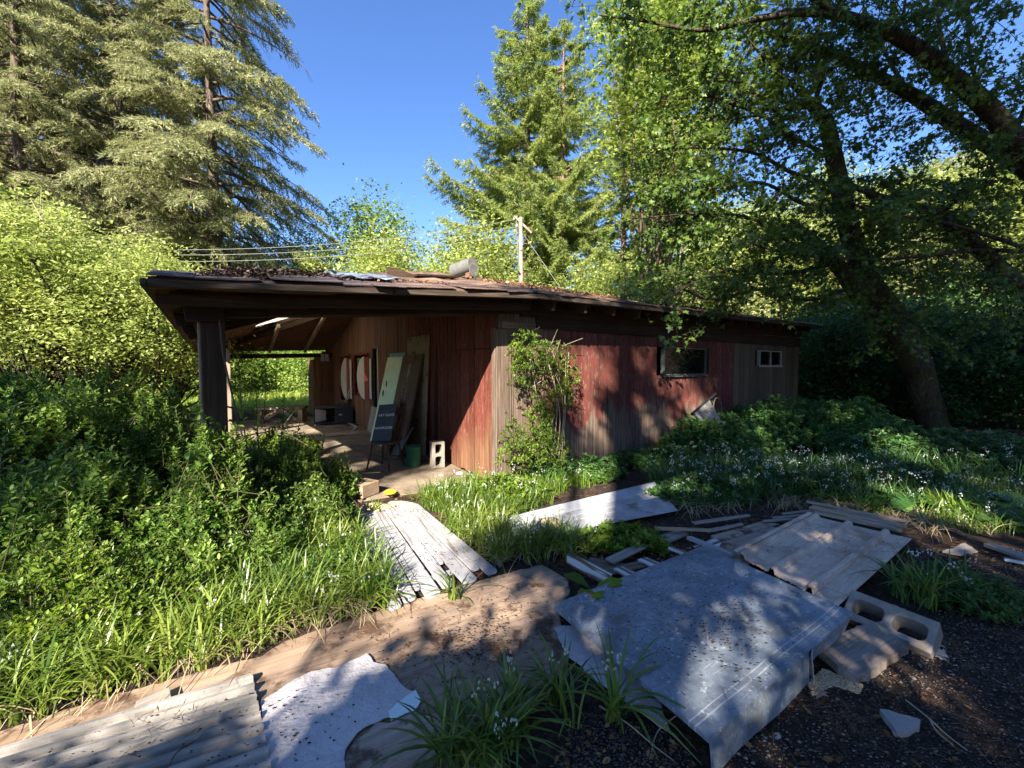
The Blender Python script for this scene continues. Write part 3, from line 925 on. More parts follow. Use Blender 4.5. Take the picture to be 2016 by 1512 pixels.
# pale carved line figure (abstract chain of chips)
m = MB(); random.seed(3)
zf = -.004
def chips(p, q, n, w):
    for i in range(n):
        t_ = (i + .5) / n; x = p[0] + (q[0] - p[0]) * t_ + random.gauss(0, .006); y = p[1] + (q[1] - p[1]) * t_ + random.gauss(0, .006)
        s = w * random.uniform(.6, 1.3); m.box((x - s, y - s * .6, zf - random.uniform(.002, .008)), (x + s, y + s * .6, .0), M=Matrix.Identity(4))
chips((1.40, .42), (1.62, .40), 16, .018); chips((1.40, .47), (1.64, .46), 16, .018); chips((1.3, .44), (1.42, .44), 8, .02)
chips((1.25, .50), (.75, .66), 22, .014); chips((1.27, .38), (.45, .36), 34, .015)
# which side faces the viewer: build on both broad sides is wrong, so pick by normal
nrm_w = (Mx.to_3x3() @ Vector((0, 0, 1)))
if nrm_w.dot(CAM - Mx.translation) > 0:
    m.v = [(x, y, .035 - z) for x, y, z in m.v]
m.build('carving', M['grey_wood'], o)
m = MB(); zz = (.0355, .05) if nrm_w.dot(CAM - Mx.translation) > 0 else (-.015, -.0005)
m.box((L - .12, .25, zz[0]), (L - .01, .8, zz[1])); m.build('rail', M['rust'], o)
o, Mx, L, Wd = lean_obj(3.10, 3.98, -.10, -.50, 1.78, .04, 'door', M['mint'], 'pale mint green slab door leaning on the porch wall', 'door')
zz = (.0405, .052) if nrm_w.dot(CAM - Mx.translation) > 0 else (-.012, -.0005)
def star(cx, cy, rr, aa):
    return [(cx + r_ * math.cos(a_ + aa), cy + r_ * math.sin(a_ + aa)) for a_, r_ in [(k * math.pi / 3, rr[k % len(rr)]) for k in range(6)]]
m = MB(); m.prism(star(1.22, .60, (.07, .02, .03), .4), *zz); m.build('bird_mark', M['black'], o)
m = MB(); m.prism(star(1.02, .68, (.05, .03, .07), 1.2), *zz); m.build('bird_mark', M['black'], o)
o, *_ = lean_obj(3.05, 3.95, -.07, -.09, 1.86, .03, 'teal_board', M['teal'], 'teal painted board standing behind the mint green door', 'board')
# fallen frame pieces and small boards behind the chair
lean_obj(2.42, 2.72, -.42, -.66, .98, .03, 'dark_frame', M['chair'], 'dark wooden frame leaning behind the chalkboard sign', 'frame')
lean_obj(1.72, 1.80, -.04, -.10, 1.95, .02, 'batten', M['dark_wood'], 'thin dark batten standing against the red wall right of the tan board', 'batten')
lean_obj(2.1, 2.55, -.32, -.62, .55, .012, 'metal_sheet', M['galv_dull'], 'small ribbed metal sheet leaning low against the carved panel', 'sheet')

# chair with the sign
cw = G(757, 922, ZS)
chair = thing('chair', 'dark wooden kitchen chair standing on the porch, chalkboard leaning on its back', 'chair', (cw.x, cw.y + .06, ZS), R(-18))
m = MB(); m.prism([(x * .20 * (1 if abs(x) < 2 else 1), y * .19) for x, y in [(math.copysign(abs(math.cos(a)) ** .6, math.cos(a)), math.copysign(abs(math.sin(a)) ** .6, math.sin(a))) for a in np.linspace(0, 2 * math.pi, 24, endpoint=False)]], .385, .415)
m.build('seat', M['chair'], chair, bevel=.008)
for sx in (-1, 1):
    for sy in (-1, 1):
        m = MB(); m.tube([(sx * .14, sy * .13, .39), (sx * .165, sy * .155, .2), (sx * .20, sy * .19, 0)], [.014, .019, .011], 8); m.build('leg', M['chair'], chair, smooth=True)
for sy in (-1, 1):
    m = MB(); m.tube([(-.175, sy * .165, .15), (.175, sy * .165, .15)], .010, 6); m.build('stretcher', M['chair'], chair)
for sx in (-1, 1):
    m = MB(); m.tube([(sx * .165, .15, .40), (sx * .18, .22, .65), (sx * .17, .29, .90)], [.017, .017, .012], 8); m.build('back_post', M['chair'], chair, smooth=True)
m = MB(); m.box((-.19, .262, .78), (.19, .284, .90)); m.build('top_rail', M['chair'], chair, bevel=.006)
for k in range(3):
    x = -.09 + k * .09
    m = MB(); m.tube([(x, .17, .41), (x, .265, .80)], .010, 6); m.build('spindle', M['chair'], chair, smooth=True)
# sign leaning on the chair back
sgn = thing('chalkboard_sign', 'black chalkboard sign lettered in white leaning on the chair', 'sign')
Mc = Matrix.Translation(chair.location) @ Matrix.Rotation(R(-18), 4, 'Z')
Ms = Mc @ Matrix.Translation((-.01, -.11, .425)) @ Matrix.Rotation(R(-5), 4, 'Y') @ Matrix.Rotation(R(-27), 4, 'X')
sgn.matrix_world = Ms
m = MB(); m.box((-.165, 0, 0), (.165, .018, .60)); m.build('board', M['slate'], sgn, bevel=.003)
def text(s, size, mat, parent, loc, rot, name='lettering', ext=.001):
    cu = bpy.data.curves.new(name, 'FONT'); cu.body = s; cu.size = size; cu.extrude = ext; cu.align_x = 'CENTER'; cu.space_character = 1.05
    tmp = bpy.data.objects.new(name, cu); C.collection.objects.link(tmp)
    dg = bpy.context.evaluated_depsgraph_get(); me = bpy.data.meshes.new_from_object(tmp.evaluated_get(dg))
    bpy.data.objects.remove(tmp)
    me.materials.clear(); me.materials.append(mat)
    o = bpy.data.objects.new(name, me); C.collection.objects.link(o); o.parent = parent
    o.location = loc; o.rotation_euler = rot
    return o
text('ART GLASS', .054, M['chalk'], sgn, (0.01, -.0025, .40), (R(90), 0, 0))
text('SHOWROOM', .054, M['chalk'], sgn, (-.005, -.0025, .19), (R(90), 0, 0))

# pail
pw = G(811, 921, ZS)
pail = thing('pail', 'dark green round waste bin standing beside the carved panel', 'bin', (pw.x, pw.y + .12, ZS))
m = MB(); m.lathe([(0, 0), (.095, 0), (.10, .01), (.125, .30), (.13, .305), (.13, .315), (.120, .315), (.115, .30), (.092, .02), (0, .02)], 28); m.build('bucket', M['pail'], pail, smooth=True)
# concrete block: cored masonry unit with rounded slots
def slot(cx, cy, w, h, r, n=6):
    pts = []
    for sx, sy, a0 in ((1, 1, 0), (-1, 1, 90), (-1, -1, 180), (1, -1, 270)):
        for k in range(n + 1):
            a = R(a0 + 90 * k / n); pts.append((cx + sx * (w / 2 - r) + r * math.cos(a), cy + sy * (h / 2 - r) + r * math.sin(a)))
    return pts
def cmu(name, L=.40, Wd=.19, Hh=.19):
    bm = bmesh.new()
    def loop(pts, z): 
        vs = [bm.verts.new((x, y, z)) for x, y in pts]
        return vs, [bm.edges.new((vs[i], vs[(i + 1) % len(vs)])) for i in range(len(vs))]
    outs = [(-L / 2, -Wd / 2), (L / 2, -Wd / 2), (L / 2, Wd / 2), (-L / 2, Wd / 2)]
    holes = [slot(-L * .235, 0, L * .36, Wd * .52, Wd * .17), slot(L * .235, 0, L * .36, Wd * .52, Wd * .17)]
    loops = []
    for z in (0, Hh):
        ls = [loop(outs, z)] + [loop(h, z) for h in holes]
        bmesh.ops.triangle_fill(bm, use_beauty=True, use_dissolve=False, edges=[e for l in ls for e in l[1]])
        loops.append([l[0] for l in ls])
    for lo, hi in zip(*loops):
        n = len(lo)
        for i in range(n): bm.faces.new((lo[i], lo[(i + 1) % n], hi[(i + 1) % n], hi[i]))
    bmesh.ops.recalc_face_normals(bm, faces=bm.faces)
    me = bpy.data.meshes.new(name); bm.to_mesh(me); bm.free(); me.materials.append(M['concrete'])
    o = bpy.data.objects.new(name, me); C.collection.objects.link(o)
    b = o.modifiers.new('b', 'BEVEL'); b.width = .006; b.segments = 2; b.limit_method = 'ANGLE'; b.angle_limit = R(50)
    return o
o = cmu('concrete_block'); p = G(856, 919, ZS)
o.location = (p.x, p.y + .09, ZS + .2); o.rotation_euler = (R(90), R(90), R(24)); tag(o, 'upright hollow concrete block standing on the porch by the red wall', 'concrete block')
o = cmu('concrete_block', .40, .20, .13)
a = G(1690, 1195, .07); b = G(1845, 1258, .07); mid = (a + b) / 2
ang = math.atan2(b.y - a.y, b.x - a.x)
Mb = Matrix.Translation((mid.x, mid.y + .02, .0)) @ Matrix.Rotation(ang, 4, 'Z') @ Matrix.Rotation(R(36), 4, 'X')
o.matrix_world = Mb; tag(o, 'grey hollow concrete block lying on dark soil with two oblong holes upward', 'concrete block')
# timber block and yellow dish
def facet_rock(name, loc, s, mat, label, cat, seed, flat=.7, rz=0):
    rr = np.random.default_rng(seed)
    bm = bmesh.new(); bmesh.ops.create_icosphere(bm, subdivisions=3, radius=1)
    dirs = [Vector(norm(rr.normal(size=3))) for _ in range(9)]; cut = [rr.uniform(.55, .9) for _ in dirs]
    for v in bm.verts:
        p = v.co.normalized(); r_ = 1.0
        for d_, c_ in zip(dirs, cut):
            k = p.dot(d_)
            if k > .1: r_ = min(r_, c_ / k)
        v.co = p * r_ * (1 + rr.normal() * .015)
        v.co.x *= s[0]; v.co.y *= s[1]; v.co.z *= s[2]
    me = bpy.data.meshes.new(name); bm.to_mesh(me); bm.free(); me.materials.append(mat)
    o = bpy.data.objects.new(name, me); C.collection.objects.link(o); o.location = loc; o.rotation_euler = (0, 0, rz)
    tag(o, label, cat); return o
p = G(712, 978, .04)
m = MB(); m.box((-.12, -.13, 0), (.12, .13, .16)); o = m.build('timber_block', M['pale_block'], None, bevel=.008); put(o, (p.x, p.y + .08, .04), R(-28)); tag(o, 'squared pale timber block lying at the edge of the concrete slab', 'timber block')
p = G(768, 974, .04)
dish = thing('yellow_dish', 'bright yellow plastic dish lying on the slab edge', 'dish', (p.x, p.y, .045), R(20), rot=(R(6), 0, R(20)))
m = MB(); m.lathe([(0, 0), (.045, 0), (.07, .03), (.075, .032), (.07, .036), (.04, .008), (0, .008)], 20); m.build('bowl', M['yellow'], dish, smooth=True)
facet_rock('rock', (*G(735, 1000, .03).to_2d(), .02), (.22, .12, .06), M['stone'], 'low tan rock on the ground between the slab and the white boards', 'rock', 5)
facet_rock('rock', (*G(790, 990, .03).to_2d(), .0), (.20, .10, .06), M['stone'], 'flat tan rock just below the yellow dish', 'rock', 6)
facet_rock('rock', (*G(700, 1010, .03).to_2d(), .0), (.10, .08, .05), M['greystone'], 'small grey rock under the edge of the left bushes near the white boards', 'rock', 8)
facet_rock('rubble', (*G(905, 932, .04).to_2d(), .04), (.06, .05, .03), M['greystone'], 'white-grey rubble lump at the foot of the red corner wall', 'rubble', 9)
facet_rock('rubble', (*G(868, 936, .04).to_2d(), .04), (.04, .04, .025), M['stone'], 'small rubble lump in front of the upright concrete block', 'rubble', 10)
facet_rock('brick', (*G(737, 862, .04).to_2d(), .09), (.12, .07, .06), M['brick'], 'dark red brick lump at the foot of the porch wall left of the door', 'brick', 12)

# black cabinet, broom, bench, frame on the slab
p = G(637, 838, ZS)
cab = thing('cabinet', 'black box-shaped stereo cabinet standing on the porch by the far wall', 'cabinet', (p.x - .25, p.y, ZS), R(20))
m = MB(); Wc, Dc, Hc = .95, .55, .46
m.box((0, 0, .04), (Wc, Dc, .06)); m.box((0, 0, Hc - .02), (Wc, Dc, Hc)); m.box((0, 0, .06), (.02, Dc, Hc - .02)); m.box((Wc - .02, 0, .06), (Wc, Dc, Hc - .02)); m.box((.02, Dc - .02, .06), (Wc - .02, Dc, Hc - .02)); m.box((.5, .002, .06), (.52, Dc - .02, Hc - .02))
m.build('carcass', M['cabinet'], cab, bevel=.003)
m = MB(); m.box((.53, .01, .07), (Wc - .03, .03, Hc - .03)); d_ = m.build('door', M['black'], cab, bevel=.003)
m = MB(); m.box((.60, .002, .24), (.68, .009, .28)); m.build('name_plate', M['white_metal'], d_)
m = MB(); m.add([(.03, .01, .08), (.28, .10, .12), (.28, .10, .38), (.03, .01, .44), (.03, .03, .08), (.28, .12, .12), (.28, .12, .38), (.03, .03, .44)], [(0, 1, 2, 3), (7, 6, 5, 4), (0, 4, 5, 1), (1, 5, 6, 2), (2, 6, 7, 3), (3, 7, 4, 0)])
m.build('torn_side_panel', M['greystone'], cab)
pb = cab.matrix_basis @ Vector((.72, .35, Hc))
pb = Matrix.Translation(cab.location) @ Matrix.Rotation(R(20), 4, 'Z') @ Vector((.72, .3, Hc))
o = facet_rock('cloth_bundle', pb + Vector((0, 0, .05)), (.20, .14, .07), M['black'], 'dark cloth bundle lying on top of the black cabinet', 'cloth', 21)
for k in range(2):
    m = MB(); m.tube([(0, 0, 0), (.30 + .02 * k, .10, .78)], .010, 8); o = m.build('pole', M['white_metal'], None); o.location = pb + Vector((.02 + .05 * k, -.02, .11))
    tag(o, ('left' if k == 0 else 'right') + ' one of two thin pale rods sticking up from the black cabinet', 'rod', 'rods on the cabinet')
p0 = G(560, 835, ZS); p1 = D(586, 801, p0.y + .3)
m = MB(); m.tube([p0, p1], .012, 8); o = m.build('pole', M['white_metal'], None); tag(o, 'pale thin pole lying tilted against the old bench on the porch', 'pole')
p = G(548, 833, ZS)
ben = thing('bench', 'old broken wooden bench standing at the porch edge before the sunny grass', 'bench', (p.x, p.y + .2, ZS), R(8))
m = MB(); m.box((-.62, -.2, .36), (.25, .2, .42)); m.build('seat', M['grey_wood'], ben, bevel=.01)
m = MB(); m.box((.20, -.16, .37), (.62, .2, .45)); m.build('seat', M['old_wood'], ben, bevel=.02)
for sx in (-.52, .52):
    m = MB(); m.box((sx - .06, -.17, 0), (sx + .06, .17, .358)); m.build('leg', M['pale_block'], ben, bevel=.006)
m = MB(); m.bar((-.5, -.24, .05), (.1, -.24, .40), .04, .12); m.bar((.05, -.25, .38), (.5, -.25, .04), .04, .10); m.build('brace', M['old_wood'], ben, bevel=.004)
def flatframe(name, pts, w, h, z, mat, label, cat):
    m = MB()
    for a_, b_ in zip(pts[:-1], pts[1:]): m.bar(Vector((a_.x, a_.y, z)), Vector((b_.x, b_.y, z)), w, h)
    o = m.build(name, mat, None, bevel=.003); tag(o, label, cat); return o
flatframe('window_frame', [G(620, 842), G(676, 831), G(703, 846), G(696, 851)], .05, .03, ZS + .02, M['white_metal'], 'bent white metal window frame lying on the porch floor by the wall', 'window frame')
m = MB(); m.box((0, 0, 0), (.9, .5, .006)); o = m.build('flat_sheet', M['plywood_grey'], None); put(o, G(635, 860, ZS + .004), R(30)); tag(o, 'thin weathered sheet lying flat on the shady porch floor', 'sheet')
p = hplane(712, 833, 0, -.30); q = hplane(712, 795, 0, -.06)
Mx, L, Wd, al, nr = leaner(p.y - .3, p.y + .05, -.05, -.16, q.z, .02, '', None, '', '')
m = MB(); m.box((0, 0, 0), (L, .36, .02)); o = m.build('pale_plank', M['grey_wood'], None, bevel=.003); o.matrix_world = Mx; tag(o, 'short pale plank leaning under the oval-shuttered porch window', 'plank')  # pale board added to stand in for a sun patch on the wall

# objects against the long wall: mirror-like panel and bent metal hoop frame
pw = H(*hplane(1372, 850, 1, -.28).to_2d(), 0)
pn = thing('framed_sheet', 'ribbed pale panel in a dark frame leaning on the long red wall above brambles', 'panel', H(hplane(1372, 840, 1, -.3).x, -.50, .25), HA)
m = MB()
Mt = Matrix.Rotation(R(-22), 4, 'Y') @ Matrix.Rotation(R(-20), 4, 'X')
m.box((0, 0, 0), (.62, .03, .5), M=Mt); m.build('sheet', M['fibre_grey'], pn)
m = MB(); m.box((-.03, -.01, -.02), (0, .04, .53), M=Mt); m.box((0, -.01, .502), (.9, .04, .53), M=Mt); m.build('frame', M['black'], pn)
hp = hplane(1396, 800, 1, -.25)
hoop = thing('metal_hoop_frame', 'bent metal chair frame hoops poking up against the long wall', 'chair frame', H(hp.x, -.25, hp.z - .28), HA)
for dx, mt in ((0, 'rust'), (.32, 'grey_metal')):
    m = MB(); c = curve([(dx - .16, 0, 0), (dx - .19, -.02, .25), (dx - .08, 0, .42), (dx + .10, 0, .40), (dx + .20, 0, .2), (dx + .16, 0, 0)], 6); m.tube(c, .012, 8); m.build('hoop', M[mt], hoop, smooth=True)

# ------------------------------------------------------------------ things on the ground in front
def frame_of(pts, ang):
    """object frame at the centroid with local X at angle ang"""
    c = sum((Vector(p) for p in pts), Vector()) / len(pts)
    return Matrix.Translation(c) @ Matrix.Rotation(ang, 4, 'Z')
def gang(p, q, z=0):
    a = G(*p, z); b = G(*q, z); return math.atan2(b.y - a.y, b.x - a.x)
def flat(name, pix, z, th, mat, label, cat, ang=0.0, step=.03, jit=.004, bevel=.002, wav=0.0, tiltv=None):
    pts = [G(x, y, z) for x, y in pix]
    Mx = frame_of([(p.x, p.y, z - th) for p in pts], ang); I = Mx.inverted()
    lp = [(I @ p).to_2d() for p in pts]
    lp = irregular([(p.x, p.y) for p in lp], step, jit)
    m = MB(); m.prism(lp, 0, th); o = m.build(name, mat, None)
    o.matrix_world = Mx
    tag(o, label, cat); return o
aw = gang((560, 1260), (1050, 1120))
flat('plywood_sheet', [(430, 1345), (560, 1262), (790, 1188), (1010, 1125), (1068, 1112), (1118, 1140), (1122, 1165), (1098, 1195), (1112, 1260), (1122, 1290), (1098, 1330), (1040, 1400), (960, 1480), (900, 1560), (560, 1560)], .020, .014, M['plywood'], 'large tan plywood sheet with flaking surface lying across the middle foreground', 'plywood', aw, jit=.004)
flat('plywood_sheet', [(-120, 1490), (0, 1440), (200, 1375), (420, 1315), (600, 1270), (640, 1300), (520, 1370), (300, 1420), (0, 1530)], .012, .009, M['plywood'], 'tan plywood strip showing between the left weeds and the grey corrugated sheet', 'plywood', aw)
flat('plywood_sheet', [(660, 1500), (740, 1420), (820, 1400), (900, 1430), (1010, 1540), (900, 1620), (640, 1620)], .032, .009, M['plywood_grey'], 'delaminated brown plywood edge under the onion leaves at the bottom', 'plywood', aw, jit=.012, step=.05)
def crumple(name, pix, z, th, mat, label, cat, ang, amp=.012, seed=0, step=.06, jit=.01):
    o = flat(name, pix, z, th, mat, label, cat, ang, step, jit)
    return o
crumple('white_sheet', [(513, 1382), (560, 1350), (612, 1322), (676, 1308), (722, 1286), (735, 1303), (760, 1308), (788, 1345), (815, 1362), (822, 1385), (790, 1405), (760, 1412), (705, 1440), (680, 1475), (683, 1560), (540, 1600)], .038, .004, M['vinyl'], 'torn white vinyl sheet lying right of the corrugated sheet', 'sheet', aw, step=.035, jit=.006)
flat('white_sheet', [(765, 1400), (790, 1378), (818, 1358), (828, 1380), (815, 1398), (795, 1405), (770, 1418)], .043, .003, simple('pale_mint_vinyl', (.55, .64, .62), .6, var=.1), 'small torn pale mint scrap at the right tip of the white vinyl', 'scrap', aw, step=.02, jit=.004)
flat('white_sheet', [(1090, 1236), (1140, 1230), (1175, 1262), (1215, 1300), (1290, 1370), (1320, 1440), (1230, 1380), (1165, 1335), (1115, 1285)], .030, .004, M['vinyl'], 'white vinyl scrap sticking out under the left edge of the metal sheet', 'scrap', aw, step=.04, jit=.005)
flat('mint_strip', [(-60, 1530), (0, 1478), (100, 1447), (155, 1438), (120, 1465), (0, 1510)], .030, .006, simple('pale_blue_strip', (.48, .60, .62), .5, var=.1), 'pale blue strip under the top edge of the corrugated sheet at far left', 'strip', aw)

def ribbed(name, quad, z, prof, nu, nv, mat, label, cat, th=.004, zc=(0, 0, 0, 0), sag=.0, rag=.0, seed=1):
    """quad in pixels: u from p0 to p1 (along ribs), v from p0 to p3. prof(v in metres)->height"""
    rr = random.Random(seed)
    Pq = [G(x, y, z + dz) for (x, y), dz in zip(quad, zc)]
    ang = math.atan2(Pq[1].y - Pq[0].y, Pq[1].x - Pq[0].x)
    Mx = frame_of(Pq, ang); I = Mx.inverted(); L = [I @ p for p in Pq]
    wid = ((L[3] - L[0]).length + (L[2] - L[1]).length) / 2
    vs = []
    for i in range(nu + 1):
        for j in range(nv + 1):
            u, v = i / nu, j / nv
            if i in (0, nu): u += rr.uniform(-rag, rag)
            p = (L[0] * (1 - u) + L[1] * u) * (1 - v) + (L[3] * (1 - u) + L[2] * u) * v
            p = p + Vector((0, 0, prof(v * wid) + sag * math.sin(u * 5 + v * 2)))
            vs.append(p)
    m = MB(); k = nv + 1
    m.add(vs, [(i * k + j, (i + 1) * k + j, (i + 1) * k + j + 1, i * k + j + 1) for i in range(nu) for j in range(nv)])
    o = m.build(name, mat, None); o.matrix_world = Mx
    s = o.modifiers.new('s', 'SOLIDIFY'); s.thickness = th; s.offset = -1
    tag(o, label, cat); return o
def trap(per, top, slope, h):
    def f(v):
        x = v % per
        if x < top: return h
        if x < top + slope: return h * (1 - (x - top) / slope)
        if x > per - slope: return h * (x - per + slope) / slope
        return 0
    return f
ribbed('corrugated_sheet', [(-420, 1612), (497, 1334), (560, 1640), (-560, 2100)], .035, trap(.072, .022, .010, .028), 24, 150, M['fibre_grey'], 'weathered grey corrugated roofing sheet in the lower left corner', 'corrugated sheet', sag=.003, rag=.002)
def ribs_at(pos, w, h):
    def f(v):
        z = 0
        for p in pos:
            d = abs(v - p)
            if d < w: z = max(z, h * min(1, (w - d) / (w * .4)))
        return z
    return f
ribbed('corrugated_sheet', [(1445, 1092), (1592, 1014), (1795, 1062), (1648, 1196)], .075, ribs_at((.012, .07, .33, .60, .86), .026, .036), 30, 130, M['fibre_beige'], 'beige ribbed fibreglass sheet lying right behind the metal sheet', 'corrugated sheet', zc=(.0, .0, 0, .03), sag=.003, rag=.006, seed=4)

# big galvanised hood: folded flange along its right edge
hq = [(1088, 1190, .10), (1385, 1074, .16), (1680, 1206, .19), (1397, 1452, .17)]
Hq = [G(x, y, z) for x, y, z in hq]
ang = math.atan2(Hq[2].y - Hq[3].y, Hq[2].x - Hq[3].x)
Mx = frame_of(Hq, ang); I = Mx.inverted(); Lq = [I @ p for p in Hq]
hood = thing('metal_sheet', 'large blue-grey galvanised metal lid with folded edge lying in the right foreground', 'metal sheet')
hood.matrix_world = Mx
def grid(m, a, b, c, d, nu, nv, amp=0.0, fx=None):
    vs = []
    for i in range(nu + 1):
        for j in range(nv + 1):
            u, v = i / nu, j / nv
            p = (a * (1 - u) + b * u) * (1 - v) + (d * (1 - u) + c * u) * v
            if fx: p = p + fx(u, v)
            vs.append(p)
    k = nv + 1
    m.add(vs, [(i * k + j, (i + 1) * k + j, (i + 1) * k + j + 1, i * k + j + 1) for i in range(nu) for j in range(nv)])
m = MB()
def dent(u, v):
    e = min(u, 1 - u, v, 1 - v)
    return Vector((0, 0, (.010 * math.sin(u * 4 + 1) * math.sin(v * 5) + .004 * math.sin(u * 13 + v * 9)) * min(1, e * 6)))
grid(m, Lq[3], Lq[2], Lq[1], Lq[0], 40, 40, fx=dent)
# near/left narrow lip
dn = Vector((0, 0, -.022))
grid(m, Lq[0] + dn, Lq[0], Lq[3], Lq[3] + dn, 1, 30)
o = m.build('top', M['galv'], hood, smooth=False); s = o.modifiers.new('s', 'SOLIDIFY'); s.thickness = .004; s.offset = 1
m = MB()
e0 = Lq[3]; e1 = Lq[2]
ex = (e1 - e0)
outw = Vector((ex.y, -ex.x, 0)).normalized()
def fl(t0, t1, drop, tuck):
    a = e0 + ex * t0; b = e0 + ex * t1
    lo0 = a + Vector((0, 0, -drop)) + outw * tuck; lo1 = b + Vector((0, 0, -drop)) + outw * tuck
    grid(m, a, b, lo1, lo0, 12, 5, fx=lambda u, v: outw * (.004 * math.sin(u * 9 + v * 2)))
fl(.0, .60, .150, .012); 
o = m.build('flange', M['galv'], hood); s = o.modifiers.new('s', 'SOLIDIFY'); s.thickness = .004
m = MB(); fl(.625, 1.0, .125, -.03)
o = m.build('flange', M['galv'], hood); s = o.modifiers.new('s', 'SOLIDIFY'); s.thickness = .004
m = MB()   # pale torn tab between the two flanges and crease lines pressed in the top
a = e0 + ex * .60
m.add([a + outw * .012 + Vector((0, 0, -.004)), a + ex * .03 + Vector((0, 0, -.004)), a + ex * .03 + outw * -.02 + Vector((0, 0, -.12)), a + ex * .01 + outw * .02 + Vector((0, 0, -.15))], [(0, 1, 2, 3)])
o = m.build('torn_tab', M['vinyl'], hood); s = o.modifiers.new('s', 'SOLIDIFY'); s.thickness = .003
# supports under the lid so it rests on something
for k, (px, py, h) in enumerate(((1640, 1225, .12), (1200, 1215, .08))):
    pass

# slatted white boards in the middle
quad = [(700, 1012), (824, 990), (985, 1122), (765, 1200)]
Pq = [G(x, y, .045) for x, y in quad]
ang = math.atan2((Pq[3] - Pq[0]).y, (Pq[3] - Pq[0]).x)
Mx = frame_of([(p.x, p.y, .0) for p in Pq], ang); I = Mx.inverted(); L = [I @ p for p in Pq]
m = MB(); rr = random.Random(5)
ns = 9; ends = [1.0, .985, .93, 1.0, .985, .80, 1.0, .93, .99]
edges = [0]
for w in (1.0, 1.25, .55, 1.3, 1.35, .55, 1.35, 1.0, 1.1): edges.append(edges[-1] + w)
for k in range(ns):
    v0 = edges[k] / edges[-1]; v1 = edges[k + 1] / edges[-1]
    a_ = L[0].lerp(L[1], v0); b_ = L[0].lerp(L[1], v1); c_ = L[3].lerp(L[2], v1); d_ = L[3].lerp(L[2], v0)
    s = (b_ - a_).normalized() * .003; s2 = (c_ - d_).normalized() * (.003, .012, .004, .003, .016, .004, .003, .010, .004)[k]
    e = ends[k]
    a2, b2 = a_ + s * .3, b_ - s * .3
    c2 = b_.lerp(c_, e) - s2; d2 = a_.lerp(d_, e) + s2
    r_ = (c2 - d2) * .3; back = (a2 - d2).normalized() * .015
    zt = rr.uniform(.034, .046)
    wv = rr.uniform(-.006, .006)
    pts = [a2, b2, c2 + back * 1.3, c2 - r_ * .35 + back * .2, c2 - r_ - back * .1, d2 + r_ - back * .1, d2 + r_ * .35 + back * .2, d2 + back * 1.3]
    m.prism([(p.x, p.y + wv) for p in pts], zt - .016, zt)
for u in (.12, .55, .86):
    a_ = L[0].lerp(L[3], u); b_ = L[1].lerp(L[2], u); m.bar(Vector((a_.x, a_.y, .008)), Vector((b_.x, b_.y, .008)), .06, .014)
o = m.build('slatted_boards', M['white_board'], None, bevel=.002); o.matrix_world = Mx
tag(o, 'white painted slatted board panel lying between weeds in the middle', 'board panel')

M['panel_white'] = simple('dirty_white_metal', (.30, .31, .33), .6, sc=5, var=.3, stain=(.17, .15, .13), st=(.56, .64))
# long white trough panel at centre right
jq = [(985, 1032), (1288, 955), (1335, 1005), (1015, 1062)]
Pj = [G(x, y, .08) for x, y in jq]
def trough(v):
    z = 0
    if v < .03: return .05
    if v < .13: return .045 - (v - .03) * .35
    if v < .15: return -.005
    if .27 < v < .285 or .40 < v < .415: return -.014
    return .0
o = ribbed('metal_siding_sheet', jq, .05, trough, 24, 60, M['panel_white'], 'long white metal wall panel lying in the weeds at centre right', 'panel', th=.006, zc=(0, .02, .02, 0), sag=.004)
facet_rock('log_chunk', (*G(1082, 1035, .1).to_2d(), .11), (.12, .09, .07), M['pale_block'], 'round tan log chunk lying on the long white panel', 'log', 33)

# planks and scraps of the pile behind the metal lid
def plank(p, q, w, h, z, mat, label, cat='plank', name='plank', z2=None):
    a = G(*p, z); b = G(*q, z if z2 is None else z2)
    d = b - a; L_ = d.length
    m = MB(); n = 6
    for i in range(n):
        pass
    rr = random.Random(int(p[0] * 7 + p[1]))
    top = []; e0_, e1_ = rr.uniform(-.02, .02), rr.uniform(-.02, .02)
    pts = [(0, -w / 2), (L_ * .5, -w / 2 + rr.uniform(-.004, .004)), (L_ + e0_, -w / 2 + rr.uniform(0, .01)), (L_ + e1_, w / 2), (L_ * .45, w / 2 + rr.uniform(-.004, .004)), (e0_, w / 2)]
    m.prism(pts, -h / 2, h / 2)
    o = m.build(name, M[mat], None, bevel=.003)
    x = d.normalized(); s = Vector((0, 0, 1)).cross(x).normalized(); u = x.cross(s)
    o.matrix_world = Matrix(((x.x, s.x, u.x, a.x), (x.y, s.y, u.y, a.y), (x.z, s.z, u.z, a.z), (0, 0, 0, 1)))
    tag(o, label, cat)
    return o
